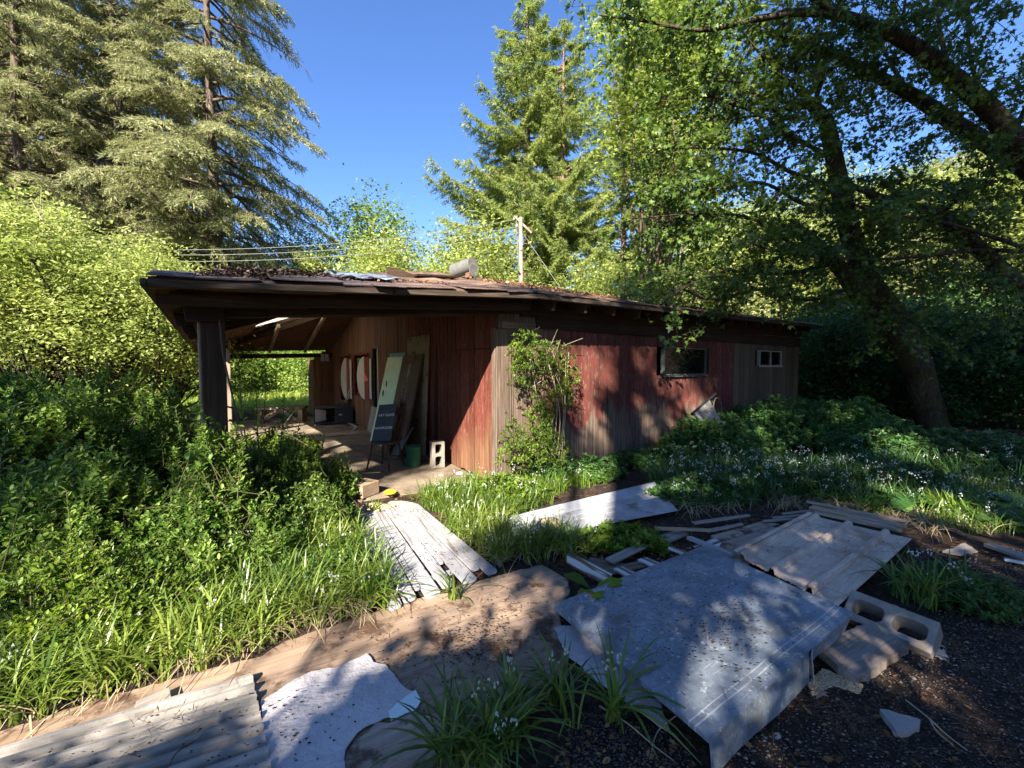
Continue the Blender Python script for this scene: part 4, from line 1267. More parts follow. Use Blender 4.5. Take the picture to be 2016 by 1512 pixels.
planks = [
 ((1120, 1098), (1205, 1145), .05, .09, .06, 'chip_paint', 'white-edged red-sided rail in the gap left of the metal lid'),
 ((1232, 1162), (1345, 1120), .04, .02, .03, 'old_wood', 'dark split lath beside the top left edge of the metal lid'),
 ((1215, 1118), (1275, 1150), .09, .02, .05, 'chip_paint', 'chipped white board beside the metal lid, nearest the red rail'),
 ((1262, 1100), (1325, 1128), .09, .02, .05, 'chip_paint', 'chipped white board in the gap above the metal lid'),
 ((1318, 1078), (1352, 1092), .05, .02, .06, 'chip_paint', 'short white lath end above the metal lid corner'),
 ((1355, 1058), (1440, 1092), .045, .03, .08, 'white_board', 'narrow clean white batten above the top corner of the metal lid'),
 ((1200, 1105), (1270, 1072), .09, .018, .07, 'grey_wood', 'grey board slanting over the white boards near the vines'),
 ((1290, 1068), (1345, 1048), .12, .018, .05, 'grey_wood', 'short wide grey board under the bramble leaves'),
 ((1288, 1040), (1395, 1044), .045, .02, .10, 'pale_block', 'thin pale lath lying left of the plank pile'),
 ((1390, 1046), (1462, 1032), .045, .015, .09, 'grey_wood', 'thin curved grey lath continuing the pale one'),
 ((1365, 1030), (1475, 1015), .05, .015, .08, 'grey_wood', 'grey lath along the edge of the brambles'),
 ((1160, 1105), (1250, 1125), .14, .016, .03, 'old_wood', 'broken brown board deep in the gap'),
 ((1180, 1130), (1262, 1112), .10, .014, .035, 'old_wood', 'splintered brown shingle piece behind the red rail'),
 ((1410, 1062), (1520, 1030), .13, .02, .05, 'plywood_grey', 'grey plywood piece left of the ribbed beige sheet'),
 ((1380, 1082), (1450, 1058), .16, .016, .045, 'chip_paint', 'flaking white board between batten and ribbed sheet'),
]
for p, q, w, h, z, mt, lab in planks: plank(p, q, w, h, z, mt, lab)
flat('plywood_sheet', [(1405, 1090), (1425, 1062), (1510, 1035), (1560, 1042), (1470, 1110), (1440, 1112)], .055, .012, M['plywood_grey'], 'grey weathered plywood under the left edge of the beige ribbed sheet', 'plywood', gang((1420, 1080), (1540, 1040)), jit=.008)
for k in range(7):       # stack of thin boards beyond the beige sheet
    x0 = 1600 - k * 2 + (k % 3) * 8; y0 = 1008 - k * 3.4
    plank((x0, y0), (1776 - (k % 3) * 9 + k * 2, 1046 - k * 3.2), .065 if k % 2 else .05, .02, .10 + .012 * (k % 4), 'grey_wood' if k % 3 else 'pale_block',
          'weathered board in the stack behind the beige ribbed sheet', 'board', 'board')['group'] = 'boards stacked behind the beige ribbed sheet'
for k, (a_, b_) in enumerate((((1540, 1012), (1625, 1002)), ((1520, 1020), (1600, 1012)), ((1500, 1026), (1590, 1020)))):
    plank(a_, b_, .035, .015, .06 + .01 * k, 'grey_wood', ('far', 'middle', 'near')[k] + ' one of three thin laths at the left end of the board stack', 'lath', 'lath')['group'] = 'laths by the board stack'
# rotten plank, stones, strips
o = flat('rotten_plank', [(1612, 1278), (1640, 1255), (1700, 1228), (1745, 1238), (1795, 1262), (1782, 1275), (1712, 1325), (1690, 1328), (1650, 1310)], .055, .045, M['rotten'], 'thick rotten grey plank lying on soil beside the concrete block', 'plank', gang((1620, 1290), (1720, 1230)), step=.03, jit=.004)
flat('flat_stone', [(1732, 1395), (1752, 1398), (1812, 1416), (1810, 1428), (1790, 1438), (1765, 1440)], .03, .03, M['greystone'], 'triangular flat grey stone on the dark soil at lower right', 'stone', 0, step=.03, jit=.003)
facet_rock('pebble', (*G(1768, 1448).to_2d(), .005), (.022, .018, .014), M['stone'], 'small round pebble just below the triangular stone', 'pebble', 41)
facet_rock('pebble', (*G(1530, 1452).to_2d(), .005), (.018, .016, .012), M['greystone'], 'small grey pebble beside the lowest corner of the metal lid', 'pebble', 42)
plank((1945, 1072), (2040, 1105), .09, .03, .05, 'grey_wood', 'grey weathered plank end at the right edge of the photo')
plank((1975, 1100), (2040, 1112), .05, .02, .03, 'chip_paint', 'white chipped lath under the plank at the right edge')
flat('shard', [(1855, 1085), (1900, 1068), (1925, 1085), (1890, 1092)], .03, .012, M['grey_wood'], 'flat grey shard on the soil near the right edge', 'shard', 0, step=.04)
plank((262, 1402), (330, 1372), .12, .02, .04, 'grey_wood', 'short grey board end under the weeds at lower left')
def twig(pix, z, r, label, name='twig', mat='twig'):
    pts = [G(x, y, z + dz) for x, y, dz in pix]
    m = MB(); c_ = curve([tuple(p) for p in pts], 6); k = len(c_)
    m.tube(c_, [r * (1 - .6 * i / k) for i in range(k)], 6); o = m.build(name, M[mat], None, smooth=True); tag(o, label, 'twig'); return o
twig([(1783, 1378, .02), (1830, 1415, .05), (1862, 1445, .03), (1905, 1478, .01)], .0, .004, 'thin pale forked twig on the soil at lower right')
twig([(1830, 1415, .05), (1845, 1440, .02), (1880, 1470, .01)], .0, .003, 'short side twig beneath the forked twig at lower right')
twig([(1180, 1390, .02), (1230, 1420, .04), (1290, 1470, .02), (1330, 1500, .0)], .0, .004, 'thin root lying on soil under the metal lid corner')
twig([(1370, 1380, .02), (1330, 1410, .05), (1295, 1440, .02), (1280, 1490, .0)], .0, .004, 'curved dry root hanging below the lid near the onion stem')
twig([(1760, 1190, .02), (1800, 1215, .05), (1850, 1250, .10)], .0, .003, 'straight dry stalk behind the concrete block')
twig([(330, 1512, .10), (350, 1480, .12), (390, 1455, .10), (402, 1440, .09)], .0, .003, 'dark thin twig lying on the corrugated sheet', mat='bark')

# ------------------------------------------------------------------ utility pole and wires
pole = thing('utility_pole', 'grey wooden utility pole with a slanting crossarm behind the roof', 'utility pole', (D(1026, 500, 20).x, 20, 0))
zt = D(1026, 428, 20).z
m = MB(); m.tube([(0, 0, 0), (.0, 0, zt * .5), (-.03, 0, zt)], [.14, .115, .09], 10); m.build('mast', simple('pole_wood', (.20, .17, .14), .9, sc=4, var=.3, bump=.6), pole, smooth=True)
a_ = D(1012, 426, 19.9) - pole.location; b_ = D(1046, 459, 20.3) - pole.location
m = MB(); m.bar(a_, b_, .11, .11); arm = m.build('crossarm', M['pale_post'], pole, bevel=.01)
m = MB(); m.tube([a_ + Vector((0.1, .1, -.05)), (-.12, -.1, zt - 2.4), (-.1, -.05, 0.2)], .03, 6); m.build('conduit', M['grey_metal'], pole)
for k, (py, dxx) in enumerate(((432, 1012), (446, 1018), (458, 1026))):
    m = MB(); q = D(dxx, py, 19.95) - pole.location; m.lathe([(0, 0), (.05, 0), (.06, .03), (.03, .05), (.055, .08), (.03, .12), (0, .13)], 10, M=Matrix.Translation(q)); m.build('insulator', M['oval_white'], pole)
for k, (y0, y1) in enumerate(((432, 492), (446, 502), (458, 515))):
    p = D(1014 + 5 * k, y0, 19.9); q = D(350, y1, 16)
    pts = [p.lerp(q, u) - Vector((0, 0, .35 * 4 * u * (1 - u))) for u in np.linspace(0, 1, 16)]
    m = MB(); m.tube(pts, .010, 5); o = m.build('power_line', M['wire'], None); tag(o, ('topmost', 'middle', 'lowest')[k] + ' of the three power lines running left from the pole', 'wire', 'power lines left of the pole')
p = D(1030, 460, 20); q = D(1100, 562, 18)
m = MB(); m.tube([p, q + (q - p) * .6], .009, 5); o = m.build('guy_wire', M['wire'], None); tag(o, 'guy wire slanting down right from the utility pole', 'wire')
p = D(1500, 552, 9.3); q = D(2030, 488, 9.0)
m = MB(); m.tube([p.lerp(q, u) - Vector((0, 0, .5 * u * (1 - u))) for u in np.linspace(0, 1.4, 14)], .005, 5); o = m.build('cable', M['wire'], None); tag(o, 'single thin service cable crossing in front of the leaning maple trunks', 'wire')
# ------------------------------------------------------------------ foliage materials
M['f_fir'] = leaf_mat('fir_needles', [(.12, .14, .055), (.23, .245, .11), (.36, .36, .20)], trans=.35, rough=.7, spec=.1)
M['f_redwood'] = leaf_mat('redwood_needles', [(.10, .15, .04), (.22, .28, .075), (.36, .40, .13)], trans=.4, rough=.6, spec=.2)
M['f_bright'] = leaf_mat('bright_spring_leaves', [(.14, .19, .04), (.27, .33, .085), (.42, .46, .16)], trans=.45)
M['f_mid'] = leaf_mat('mid_green_leaves', [(.07, .13, .025), (.15, .23, .04), (.27, .35, .08)], trans=.4)
M['f_olive'] = leaf_mat('olive_leaves', [(.09, .12, .04), (.20, .23, .08), (.34, .35, .15)], trans=.35)
M['f_maple'] = leaf_mat('maple_leaves', [(.03, .07, .018), (.07, .13, .022), (.15, .21, .03)], trans=.38)
M['f_hang'] = leaf_mat('hanging_sunlit_leaves', [(.08, .13, .025), (.20, .27, .05), (.34, .39, .10)], trans=.4)
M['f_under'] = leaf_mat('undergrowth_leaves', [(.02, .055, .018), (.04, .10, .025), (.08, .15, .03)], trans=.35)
M['f_bramble'] = leaf_mat('bramble_leaves', [(.025, .075, .02), (.05, .13, .03), (.11, .20, .04)], trans=.35)
M['f_shrub'] = leaf_mat('shrub_leaves', [(.04, .10, .015), (.12, .22, .03), (.30, .40, .09)], trans=.5)
M['f_vine'] = leaf_mat('vine_leaves', [(.05, .11, .015), (.12, .20, .02), (.22, .30, .03)], trans=.45)
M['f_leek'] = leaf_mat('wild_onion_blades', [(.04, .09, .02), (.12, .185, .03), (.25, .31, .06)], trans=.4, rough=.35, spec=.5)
M['f_leek_dark'] = leaf_mat('shade_onion_blades', [(.02, .06, .02), (.045, .11, .03), (.10, .18, .04)], trans=.35, rough=.45)  # darker copy of the onion green, shade put into the colour
M['f_straw'] = leaf_mat('dead_straw', [(.20, .15, .08), (.32, .26, .15), (.45, .38, .24)], trans=.2)
M['f_meadow'] = leaf_mat('meadow_grass', [(.20, .30, .05), (.34, .44, .08), (.48, .52, .14)], trans=.45)
M['petal'] = leaf_mat('white_petals', [(.42, .46, .42), (.58, .60, .56)], trans=.4)
M['dry'] = leaf_mat('dry_leaves', [(.06, .03, .015), (.16, .08, .035), (.30, .18, .09)], trans=.1, rough=.8, spec=.1)
M['seed'] = simple('dark_seed_bits', (.035, .018, .012), .9, bump=0, isl=.5)
M['litter'] = leaf_mat('roof_leaf_litter', [(.02, .015, .014), (.06, .042, .035), (.16, .13, .11)], trans=.05, rough=.9, spec=.1)
UP = np.array([0, 0, 1.0])

# ------------------------------------------------------------------ conifers
def conifer(H_, zb, Rfn, nb, seed, rise, droop, twl=1.0, spray=.17, dens=1.0, dead=.0, bk='bark', mat='f_fir', trunk_r=.28, k_up=0.0, hang=.55):
    """returns (trunk mesh object data, crown mesh object data) built at the origin"""
    g = np.random.default_rng(seed)
    lines = []
    zt = np.linspace(0, H_, 14)
    wob = np.cumsum(g.normal(0, .03, (14, 2)), axis=0)
    TP = np.stack([wob[:, 0], wob[:, 1], zt], -1)
    lines.append((TP, trunk_r * (1 - zt / H_ * .93)))
    pos = []; axs = []; sz = []
    for i in range(nb):
        z = zb + (H_ - zb) * (i + g.random()) / nb
        az = g.random() * 2 * np.pi
        L = Rfn((z - zb) / (H_ - zb)) * g.uniform(.65, 1.15)
        if L < .25: L = .25
        s = np.linspace(0, 1, 8)
        tx = np.interp(z, zt, TP[:, 0]); ty = np.interp(z, zt, TP[:, 1])
        out = L * s; dz = L * (rise * s - droop * s ** 2 + k_up * s ** 4)
        bend = g.normal(0, .1) * L * s ** 2
        ca, sa = np.cos(az), np.sin(az)
        P = np.stack([tx + out * ca - bend * sa, ty + out * sa + bend * ca, z + dz], -1)
        lines.append((P, np.linspace(max(.018, .011 * L + .02), .006, 8)))
        isdead = g.random() < dead
        nt = int((8 + L * 8) * dens)
        ss = g.uniform(.12, 1, nt) ** .8
        for q in range(nt):
            u = ss[q]; b = np.array([np.interp(u, s, P[:, j]) for j in range(3)])
            side = 1 if q % 2 else -1
            tl = twl * (.25 + .22 * L * (1.15 - u)) * g.uniform(.6, 1.2)
            d = np.array([ca * .75 - sa * side * .8, sa * .75 + ca * side * .8, -.15 - hang * g.random()])
            d /= np.linalg.norm(d)
            n = max(3, int(tl / spray * 7.5))
            w = (np.arange(n) + g.random()) / n
            pp = b + d * (w * tl)[:, None] + np.stack([0 * w, 0 * w, -hang * .5 * tl * w ** 2], -1)
            pp += g.normal(0, .015, pp.shape)
            aa = d + g.normal(0, .55, (n, 3)); aa[:, 2] -= .25 * hang
            if isdead:
                if q % 3 == 0: lines.append((pp[[0, -1]] if n > 1 else pp, np.array([.008, .004])))
                continue
            pos.append(pp); axs.append(aa); sz.append(g.uniform(.7, 1.25, n) * spray)
        # leader tip
    pos = np.concatenate(pos); axs = np.concatenate(axs); sz = np.concatenate(sz)
    nr = g.normal(0, .6, pos.shape) + UP
    return lines, pos, axs, nr, sz
def make_conifer(name, label, cat, loc, rz, args, group=None, sc=1.0):
    r = thing(name, label, cat, loc, rz, group)
    kw = dict(args)
    lines, pos, axs, nr, sz = conifer(**kw)
    tubes('trunk', lines, M[kw.get('bk', 'bark')], r, 7)
    leaves('crown', pos, axs, nr, sz, SPRAY, M[kw.get('mat', 'f_fir')], r)
    r.scale = (sc, sc, sc)
    return r
def dup(root, loc, rz, label, sc=1.0, group=None):
    r = root.copy(); C.collection.objects.link(r); r.location = loc; r.rotation_euler = (0, 0, rz); r.scale = (sc, sc, sc)
    r['label'] = label
    if group: r['group'] = group
    for ch in root.children:
        c = ch.copy(); C.collection.objects.link(c); c.parent = r
    return r
firR = lambda t: 5.6 * (1 - t) ** .75 * (1 if t > .12 else .75 + 2 * t)
fir_a = dict(H_=23, zb=5.4, Rfn=firR, nb=165, seed=5, rise=.12, droop=.40, dens=1.45, dead=.06, hang=.6, spray=.165)
fir_b = dict(H_=21, zb=5.2, Rfn=lambda t: 5.0 * (1 - t) ** .7, nb=150, seed=9, rise=.15, droop=.42, dens=1.4, dead=.06, hang=.6, spray=.165)
def gx(px, depth): return D(px, 720, depth).x
GF = 'tall firs at the left'
A = make_conifer('fir_tree', 'tall olive-green fir rising over the left end of the roof, rightmost of the firs', 'fir tree', (gx(432, 24), 24, 0), .5, fir_a, GF, 1.45)
B = make_conifer('fir_tree', 'tall fir with visible brown trunk above the bright bushes at left', 'fir tree', (gx(262, 23), 23, 0), 1.0, fir_b, GF, 1.43)
dup(A, (gx(60, 21), 21, 0), 2.2, 'tall fir at the left edge of the photo behind the bright bushes', 1.33, GF)
dup(B, (gx(165, 28), 28, 0), 4.0, 'fir standing farther back between the left edge and the brown fir trunk', 1.6, GF)
dup(A, (gx(350, 32), 32, 0), 3.3, 'fir far back between the two nearest fir trunks', 1.5, GF)
dup(B, (gx(-60, 26), 26, 0), 5.2, 'fir mostly outside the left edge of the photo', 1.6, GF)
redR = lambda t: (7.8 * (1 - t) ** .72 if t > .18 else 4.2 + 5 * t) * (.92 + .2 * math.sin(t * 23))
red_a = dict(H_=26.5, zb=4.5, Rfn=redR, nb=200, seed=21, rise=.22, droop=.28, k_up=.28, dens=2.0, hang=.4, spray=.23, bk='bark_red', mat='f_redwood', trunk_r=.42, twl=.9)
GR = 'redwoods behind the shed'
RA = make_conifer('redwood_tree', 'tallest redwood in the middle behind the utility pole', 'redwood', (gx(1040, 28), 28, 0), .3, red_a, GR)
red_b = dict(H_=24, zb=4, Rfn=lambda t: 4.8 * (1 - t) ** .58, nb=170, seed=22, rise=.25, droop=.28, k_up=.28, dens=1.9, hang=.4, spray=.22, bk='bark_red', mat='f_redwood', trunk_r=.36, twl=.9)
RB = make_conifer('redwood_tree', 'second redwood, narrower and just right of the tallest one', 'redwood', (gx(1105, 27), 27, 0), 2.3, red_b, GR)
dup(RB, (gx(1225, 28), 28, 0), 4.4, 'shorter redwood with its top half hidden by the maple leaves', .92, GR)

# ------------------------------------------------------------------ broadleaf trees
def broad(seed, H_, spread, zlow, ncl, per, lsz, clr=.55, trunk=.16, flat=.6, lean=(0, 0), gap=.0, vr=None, limbn=26, hollow=.35):
    g = np.random.default_rng(seed)
    cz = (H_ + zlow) / 2; rz = (H_ - zlow) / 2
    P = []
    lob = unit_rand(7) * np.array([spread, spread, rz]) * .55 + np.array([lean[0], lean[1], cz])
    while len(P) < ncl:
        if g.random() < .75:
            c0 = lob[g.integers(7)]; d = g.normal(size=3); d /= np.linalg.norm(d)
            p = c0 + d * np.array([spread, spread, rz]) * .58 * g.uniform(hollow, 1) ** .6
        else:
            d = g.normal(size=3); d /= np.linalg.norm(d); p = np.array([lean[0], lean[1], cz]) + d * np.array([spread, spread, rz]) * g.uniform(.3, 1)
        if p[2] < zlow * .7: continue
        P.append(p)
    P = np.array(P)
    n = ncl * per
    cl = np.repeat(P, per, 0)
    off = g.normal(0, 1, (n, 3)) * np.array([clr, clr, clr * flat]) * .55
    pos = cl + off * (1 + .9 * (g.random((n, 1)) < .15))
    ax = g.normal(0, 1, (n, 3)); ax[:, 2] = ax[:, 2] * .5 - .35
    nr = UP + g.normal(0, .45, (n, 3))
    sz = g.uniform(.45, 1.4, n) * lsz
    lines = []
    fork = np.array([lean[0] * .3, lean[1] * .3, max(.8, zlow * .75)])
    top = np.array([lean[0], lean[1], H_ * .82])
    tr = curve([(0, 0, 0), fork, (fork + top) / 2 + g.normal(0, .15, 3), top], 5)
    lines.append((tr, np.linspace(trunk, trunk * .25, len(tr))))
    idx = g.choice(ncl, min(limbn, ncl), replace=False)
    for i in idx:
        t = g.uniform(.1, .75); b = tr[int(t * (len(tr) - 1))]
        m = (b + P[i]) / 2 + g.normal(0, .2, 3) + np.array([0, 0, -.1])
        c = curve([b, m, P[i]], 5)
        lines.append((c, np.linspace(trunk * .38 * (1 - t * .6), .012, len(c))))
    return lines, pos, ax, nr, sz
def make_broad(name, label, cat, loc, rz, mat, tmpl, bk='bark', group=None, **kw):
    r = thing(name, label, cat, loc, rz, group)
    lines, pos, ax, nr, sz = broad(**kw)
    tubes('trunk', lines, M[bk], r, 6)
    leaves('crown', pos, ax, nr, sz, tmpl, M[mat], r)
    return r
GB = 'bright leafy trees behind the shed'
T1 = make_broad('leafy_tree', 'bright yellow-green tree behind the roof, left of the utility pole', 'tree', (gx(930, 22), 22, 0), 0, 'f_bright', DIAM, group=GB, seed=31, H_=9.8, spread=3.1, zlow=2.2, ncl=330, per=60, lsz=.20, clr=.8)
T2 = make_broad('leafy_tree', 'yellow-green tree behind the roof at the dark plank', 'tree', (gx(800, 24), 24, 0), 0, 'f_bright', DIAM, group=GB, seed=32, H_=10.5, spread=3.3, zlow=2.5, ncl=330, per=60, lsz=.21, clr=.85)
T3 = make_broad('leafy_tree', 'duller green tree with a thin airy top right of the firs', 'tree', (gx(735, 30), 30, 0), 0, 'f_mid', DIAM, group=GB, seed=33, H_=14.5, spread=3.4, zlow=3, ncl=260, per=55, lsz=.24, clr=.95)
dup(T3, (gx(590, 34), 34, 0), 1.2, 'dull green tree seen in the gap under the right-hand fir boughs', .95, GB)
dup(T2, (gx(650, 28), 28, 0), 2.0, 'bright green tree low over the porch end of the roof ridge', .95, GB)
dup(T1, (gx(500, 27), 27, 0), 3.0, 'shaded green tree between the fir trunks and the roof', 1.0, GB)
dup(T1, (gx(1000, 32), 32, 0), 1.0, 'bright tree directly behind the utility pole', 1.0, GB)
dup(T2, (gx(1130, 25), 25, 0), 2.6, 'bright green tree low behind the roof right of the utility pole', .8, GB)
dup(T2, (gx(1230, 22), 22, 0), 4.6, 'green tree behind the roof slope where the maple leaves begin', .8, GB)
dup(T1, (gx(870, 30), 30, 0), 5.6, 'leafy tree far behind the drum vent', 1.15, GB)
# sunlit wooded slope at the right, seen through the maple
GH = 'trees on the sunlit slope at right'
k = 0
T4 = make_broad('hillside_tree', 'pale sunlit tree on the slope just right of the shed roof', 'tree', (gx(1330, 26), 26, 0), 0, 'f_olive', DIAM, group=GH, seed=34, H_=8, spread=3.4, zlow=1.0, ncl=260, per=50, lsz=.24, clr=.9)
names = ['pale sunlit tree on the right slope seen past the {} maple trunk', ]
spots = [(1400, 30, 1.2), (1450, 24, .9), (1500, 33, 1.3), (1560, 27, 1.1), (1620, 31, 1.3), (1680, 25, 1.0), (1740, 30, 1.2), (1800, 26, 1.2), (1870, 29, 1.3), (1940, 24, 1.1), (2010, 27, 1.2), (2100, 24, 1.1), (1590, 38, 1.4), (1720, 38, 1.4), (1850, 37, 1.4), (1460, 40, 1.4), (1980, 34, 1.3)]
order = sorted(spots)
for k, (px, dp, sc) in enumerate(spots):
    x = gx(px, dp); z = float(hill(np.array([x]), np.array([dp]))[0])
    rank = order.index((px, dp, sc)) + 2
    dup(T4 if k % 3 else T2, (x, dp, z - .3), k * 1.7, 'sunlit tree on the slope seen through the maple, number %s from the left' % ['zero', 'one', 'two', 'three', 'four', 'five', 'six', 'seven', 'eight', 'nine', 'ten', 'eleven', 'twelve', 'thirteen', 'fourteen', 'fifteen', 'sixteen', 'seventeen', 'eighteen', 'nineteen'][rank], sc, GH)
# far ring of woods low along the horizon at the left
GW = 'woods beyond the meadow'
spw = [(640, 34, 1.0), (560, 32, .8), (480, 30, .75), (400, 32, .9), (300, 26, .9), (200, 28, 1.0), (90, 24, 1.0), (-40, 22, 1.0)]
wn_ = ['rightmost', 'second from right', 'third from right', 'fourth from right', 'fourth from left', 'third from left', 'second from left', 'leftmost']
for k, (px, dp, sc) in enumerate(spw):
    dup(T4 if k % 2 else T1, (gx(px, dp), dp, -.8), k * 2.1, 'leafy tree in the woods beyond the meadow, %s' % wn_[k], sc, GW)

# bright maple-like trees left of the porch
GL = 'bright young trees at the left'
L1 = make_broad('young_tree', 'bright yellow-green young tree standing left of the porch post', 'tree', (gx(255, 8.6), 8.6, 0), 0, 'f_bright', OVAL, 'bark_dark', GL, seed=41, H_=4.5, spread=1.9, zlow=.9, ncl=250, per=115, lsz=.078, clr=.36, flat=.5, trunk=.09, limbn=60)
L2 = make_broad('young_tree', 'bright yellow-green tree at the left edge with bare pale twigs above', 'tree', (gx(60, 8.0), 8.0, 0), 0, 'f_bright', OVAL, 'bark_dark', GL, seed=42, H_=5.0, spread=2.1, zlow=.8, ncl=270, per=115, lsz=.078, clr=.36, flat=.5, trunk=.09, limbn=60)
dup(L1, (gx(150, 10.5), 10.5, 0), 2.1, 'taller bright tree behind the two front ones at left', 1.2, GL)
dup(L2, (gx(345, 11.5), 11.5, 0), 1.1, 'bright tree behind the left tip of the roof', .93, GL)
# bushes beyond the meadow
GM = 'bushes beyond the meadow'
S1 = make_broad('bush', 'yellow-green bush at the far side of the meadow in the porch opening, left one', 'bush', (gx(500, 22), 22, 0), 0, 'f_mid', DIAM, group=GM, seed=43, H_=3.2, spread=2.3, zlow=.1, ncl=150, per=60, lsz=.15, clr=.6, trunk=.06)
dup(S1, (gx(590, 23), 23, 0), 1.3, 'yellow-green bush in the porch opening, middle one', 1.1, GM)
dup(S1, (gx(640, 20), 20, 0), 2.6, 'yellow-green bush in the porch opening against the end wall', .9, GM)
dup(S1, (gx(420, 21), 21, 0), 3.6, 'yellow-green bush behind the porch posts', 1.1, GM)
dup(S1, (gx(340, 17), 17, 0), 4.2, 'green bush left of the porch posts behind the young trees', 1.1, GM)

# ------------------------------------------------------------------ big leaning maple at the right
mp = thing('leaning_maple', 'large dark leaning maple with twin mossy trunks right of the shed', 'maple tree', (D(1800, 720, 10.2).x, 10.2, 0))
mo = np.array(mp.location)
def dl(lst): return [tuple(np.array(D(px, py, d)) - mo) for px, py, d in lst]
limbs = []
def limb(lst, r0, r1, k=7):
    c = curve(dl(lst), k); limbs.append((c, np.linspace(r0, r1, len(c)))); return c
base = [(1850, 880, 10.6), (1825, 800, 10.4), (1800, 700, 10.2)]
main = limb(base + [(1765, 630, 10.0), (1715, 560, 9.7), (1680, 480, 9.4), (1660, 400, 9.2), (1642, 310, 9.0), (1625, 240, 8.8), (1598, 205, 8.7)], .34, .11)
sec = limb([(1800, 720, 10.1), (1745, 640, 9.7), (1690, 575, 9.4), (1645, 518, 9.2), (1560, 440, 8.8)], .33, .09)
r_big = limb([(2110, 420, 9.0), (2060, 340, 8.8), (1994, 271, 8.5), (1935, 203, 8.3), (1871, 148, 8.1), (1808, 97, 8.0), (1744, 63, 7.9), (1660, 32, 7.8), (1575, 24, 7.7), (1480, 40, 7.6)], .22, .05)
r_sec = limb([(2090, 380, 10), (1960, 292, 9.6), (1871, 237, 9.3), (1787, 182, 9.0), (1651, 114, 8.7), (1575, 85, 8.6), (1480, 60, 8.4)], .20, .04)
r_low = limb([(2110, 640, 10), (2060, 600, 9.7), (1994, 554, 9.3), (1935, 495, 9.0), (1850, 425, 8.8), (1744, 392, 8.6), (1640, 350, 8.4)], .24, .04)
subs = [
 [(1598, 205, 8.7), (1570, 150, 8.6), (1562, 80, 8.5), (1540, 10, 8.4)],
 [(1598, 205, 8.7), (1540, 150, 8.4), (1500, 110, 8.2), (1460, 60, 8.0)],
 [(1590, 207, 8.7), (1500, 190, 8.3), (1440, 160, 8.0), (1380, 150, 7.7)],
 [(1590, 210, 8.7), (1480, 215, 8.2), (1400, 190, 7.8), (1300, 200, 7.5)],
 [(1605, 195, 8.7), (1625, 150, 8.9), (1660, 120, 9.0), (1720, 70, 9.2)],
 [(1640, 310, 9.0), (1560, 270, 8.5), (1500, 230, 8.2), (1420, 240, 7.8)],
 [(1655, 370, 9.1), (1560, 340, 8.6), (1480, 300, 8.2), (1360, 290, 7.6), (1280, 300, 7.3)],
 [(1668, 420, 9.2), (1580, 400, 8.7), (1500, 360, 8.2), (1400, 370, 7.8), (1290, 360, 7.4)],
 [(1645, 518, 9.2), (1560, 480, 8.7), (1480, 430, 8.3), (1380, 420, 7.8), (1260, 430, 7.3)],
 [(1640, 520, 9.2), (1540, 540, 8.6), (1450, 530, 8.0), (1360, 560, 7.4), (1300, 600, 7.0)],
 [(1690, 560, 9.4), (1600, 590, 8.9), (1500, 570, 8.2), (1400, 590, 7.6), (1330, 560, 7.3)],
 [(2040, 500, 8.8), (1977, 474, 8.5), (1850, 436, 8.1), (1744, 423, 7.8), (1681, 402, 7.6), (1580, 350, 7.2)],
 [(2050, 500, 9.2), (1930, 492, 8.8), (1750, 510, 8.2), (1560, 500, 7.6), (1450, 470, 7.3)],
 [(1871, 148, 8.1), (1850, 60, 8.2), (1840, -40, 8.3)],
 [(1935, 203, 8.3), (1910, 110, 8.6), (1900, -30, 8.8)],
 [(1994, 271, 8.5), (2030, 180, 8.4), (2070, 60, 8.3)],
 [(1808, 97, 8.0), (1780, 40, 8.4), (1790, -50, 8.8)],
 [(1787, 182, 9.0), (1740, 100, 9.3), (1700, 10, 9.6)],
 [(1700, 520, 9.5), (1790, 470, 9.8), (1880, 400, 10), (1960, 350, 10.2)],
 [(1680, 480, 9.4), (1760, 400, 9.8), (1820, 330, 10)],
 [(1850, 425, 8.8), (1900, 380, 8.4), (1980, 350, 8.2)],
 [(1660, 32, 7.8), (1560, -20, 7.4), (1440, -30, 7.0), (1340, 0, 6.9)],
 [(1575, 24, 7.7), (1480, 40, 7.4), (1380, 60, 7.2), (1260, 40, 7.0), (1180, 30, 7.0)],
]
sublines = []
for q_ in subs:
    c = curve(dl(q_), 6); sublines.append((c, np.linspace(.05, .012, len(c))))
gm = np.random.default_rng(77)
allc = [(c, .3) for c, _ in sublines] + [(r_big, .15), (r_sec, .15), (r_low, .2), (main[30:], .0), (sec[10:], .2)]
twl = []; LP = []; LA = []
def sprig(p, q, r0=.010):
    p = np.array(p); q = np.array(q); ln = np.linalg.norm(q - p)
    m_ = (p + q) / 2 + gm.normal(0, .05, 3) * ln + np.array([0, 0, .10 * ln])
    cc = curve([p, m_, q], 4); k = len(cc)
    twl.append((cc, np.linspace(r0, .003, k)))
    dd = norm((q - p)[None])[0]
    nside = 2 + int(ln * 2.2)
    ends = [(cc[k // 2], q)]
    for _ in range(nside):
        i = gm.integers(k // 3, k); b = cc[i]
        e = b + (dd * .5 + gm.normal(0, .5, 3) * np.array([1, 1, .45])) * gm.uniform(.2, .5); e[2] -= .06
        twl.append((np.array([b, (b + e) / 2 + [0, 0, .02], e]), np.array([.005, .004, .002]))); ends.append((b, e))
    for b, e in ends:
        nn = gm.integers(7, 13); t_ = gm.uniform(.15, 1.05, nn)[:, None]
        LP.append(b + (e - b) * t_ + gm.normal(0, .055, (nn, 3)) - np.array([0, 0, .03]))
        a_ = (e - b)[None] * .8 + gm.normal(0, .35, (nn, 3)); a_[:, 2] -= .25; LA.append(a_)
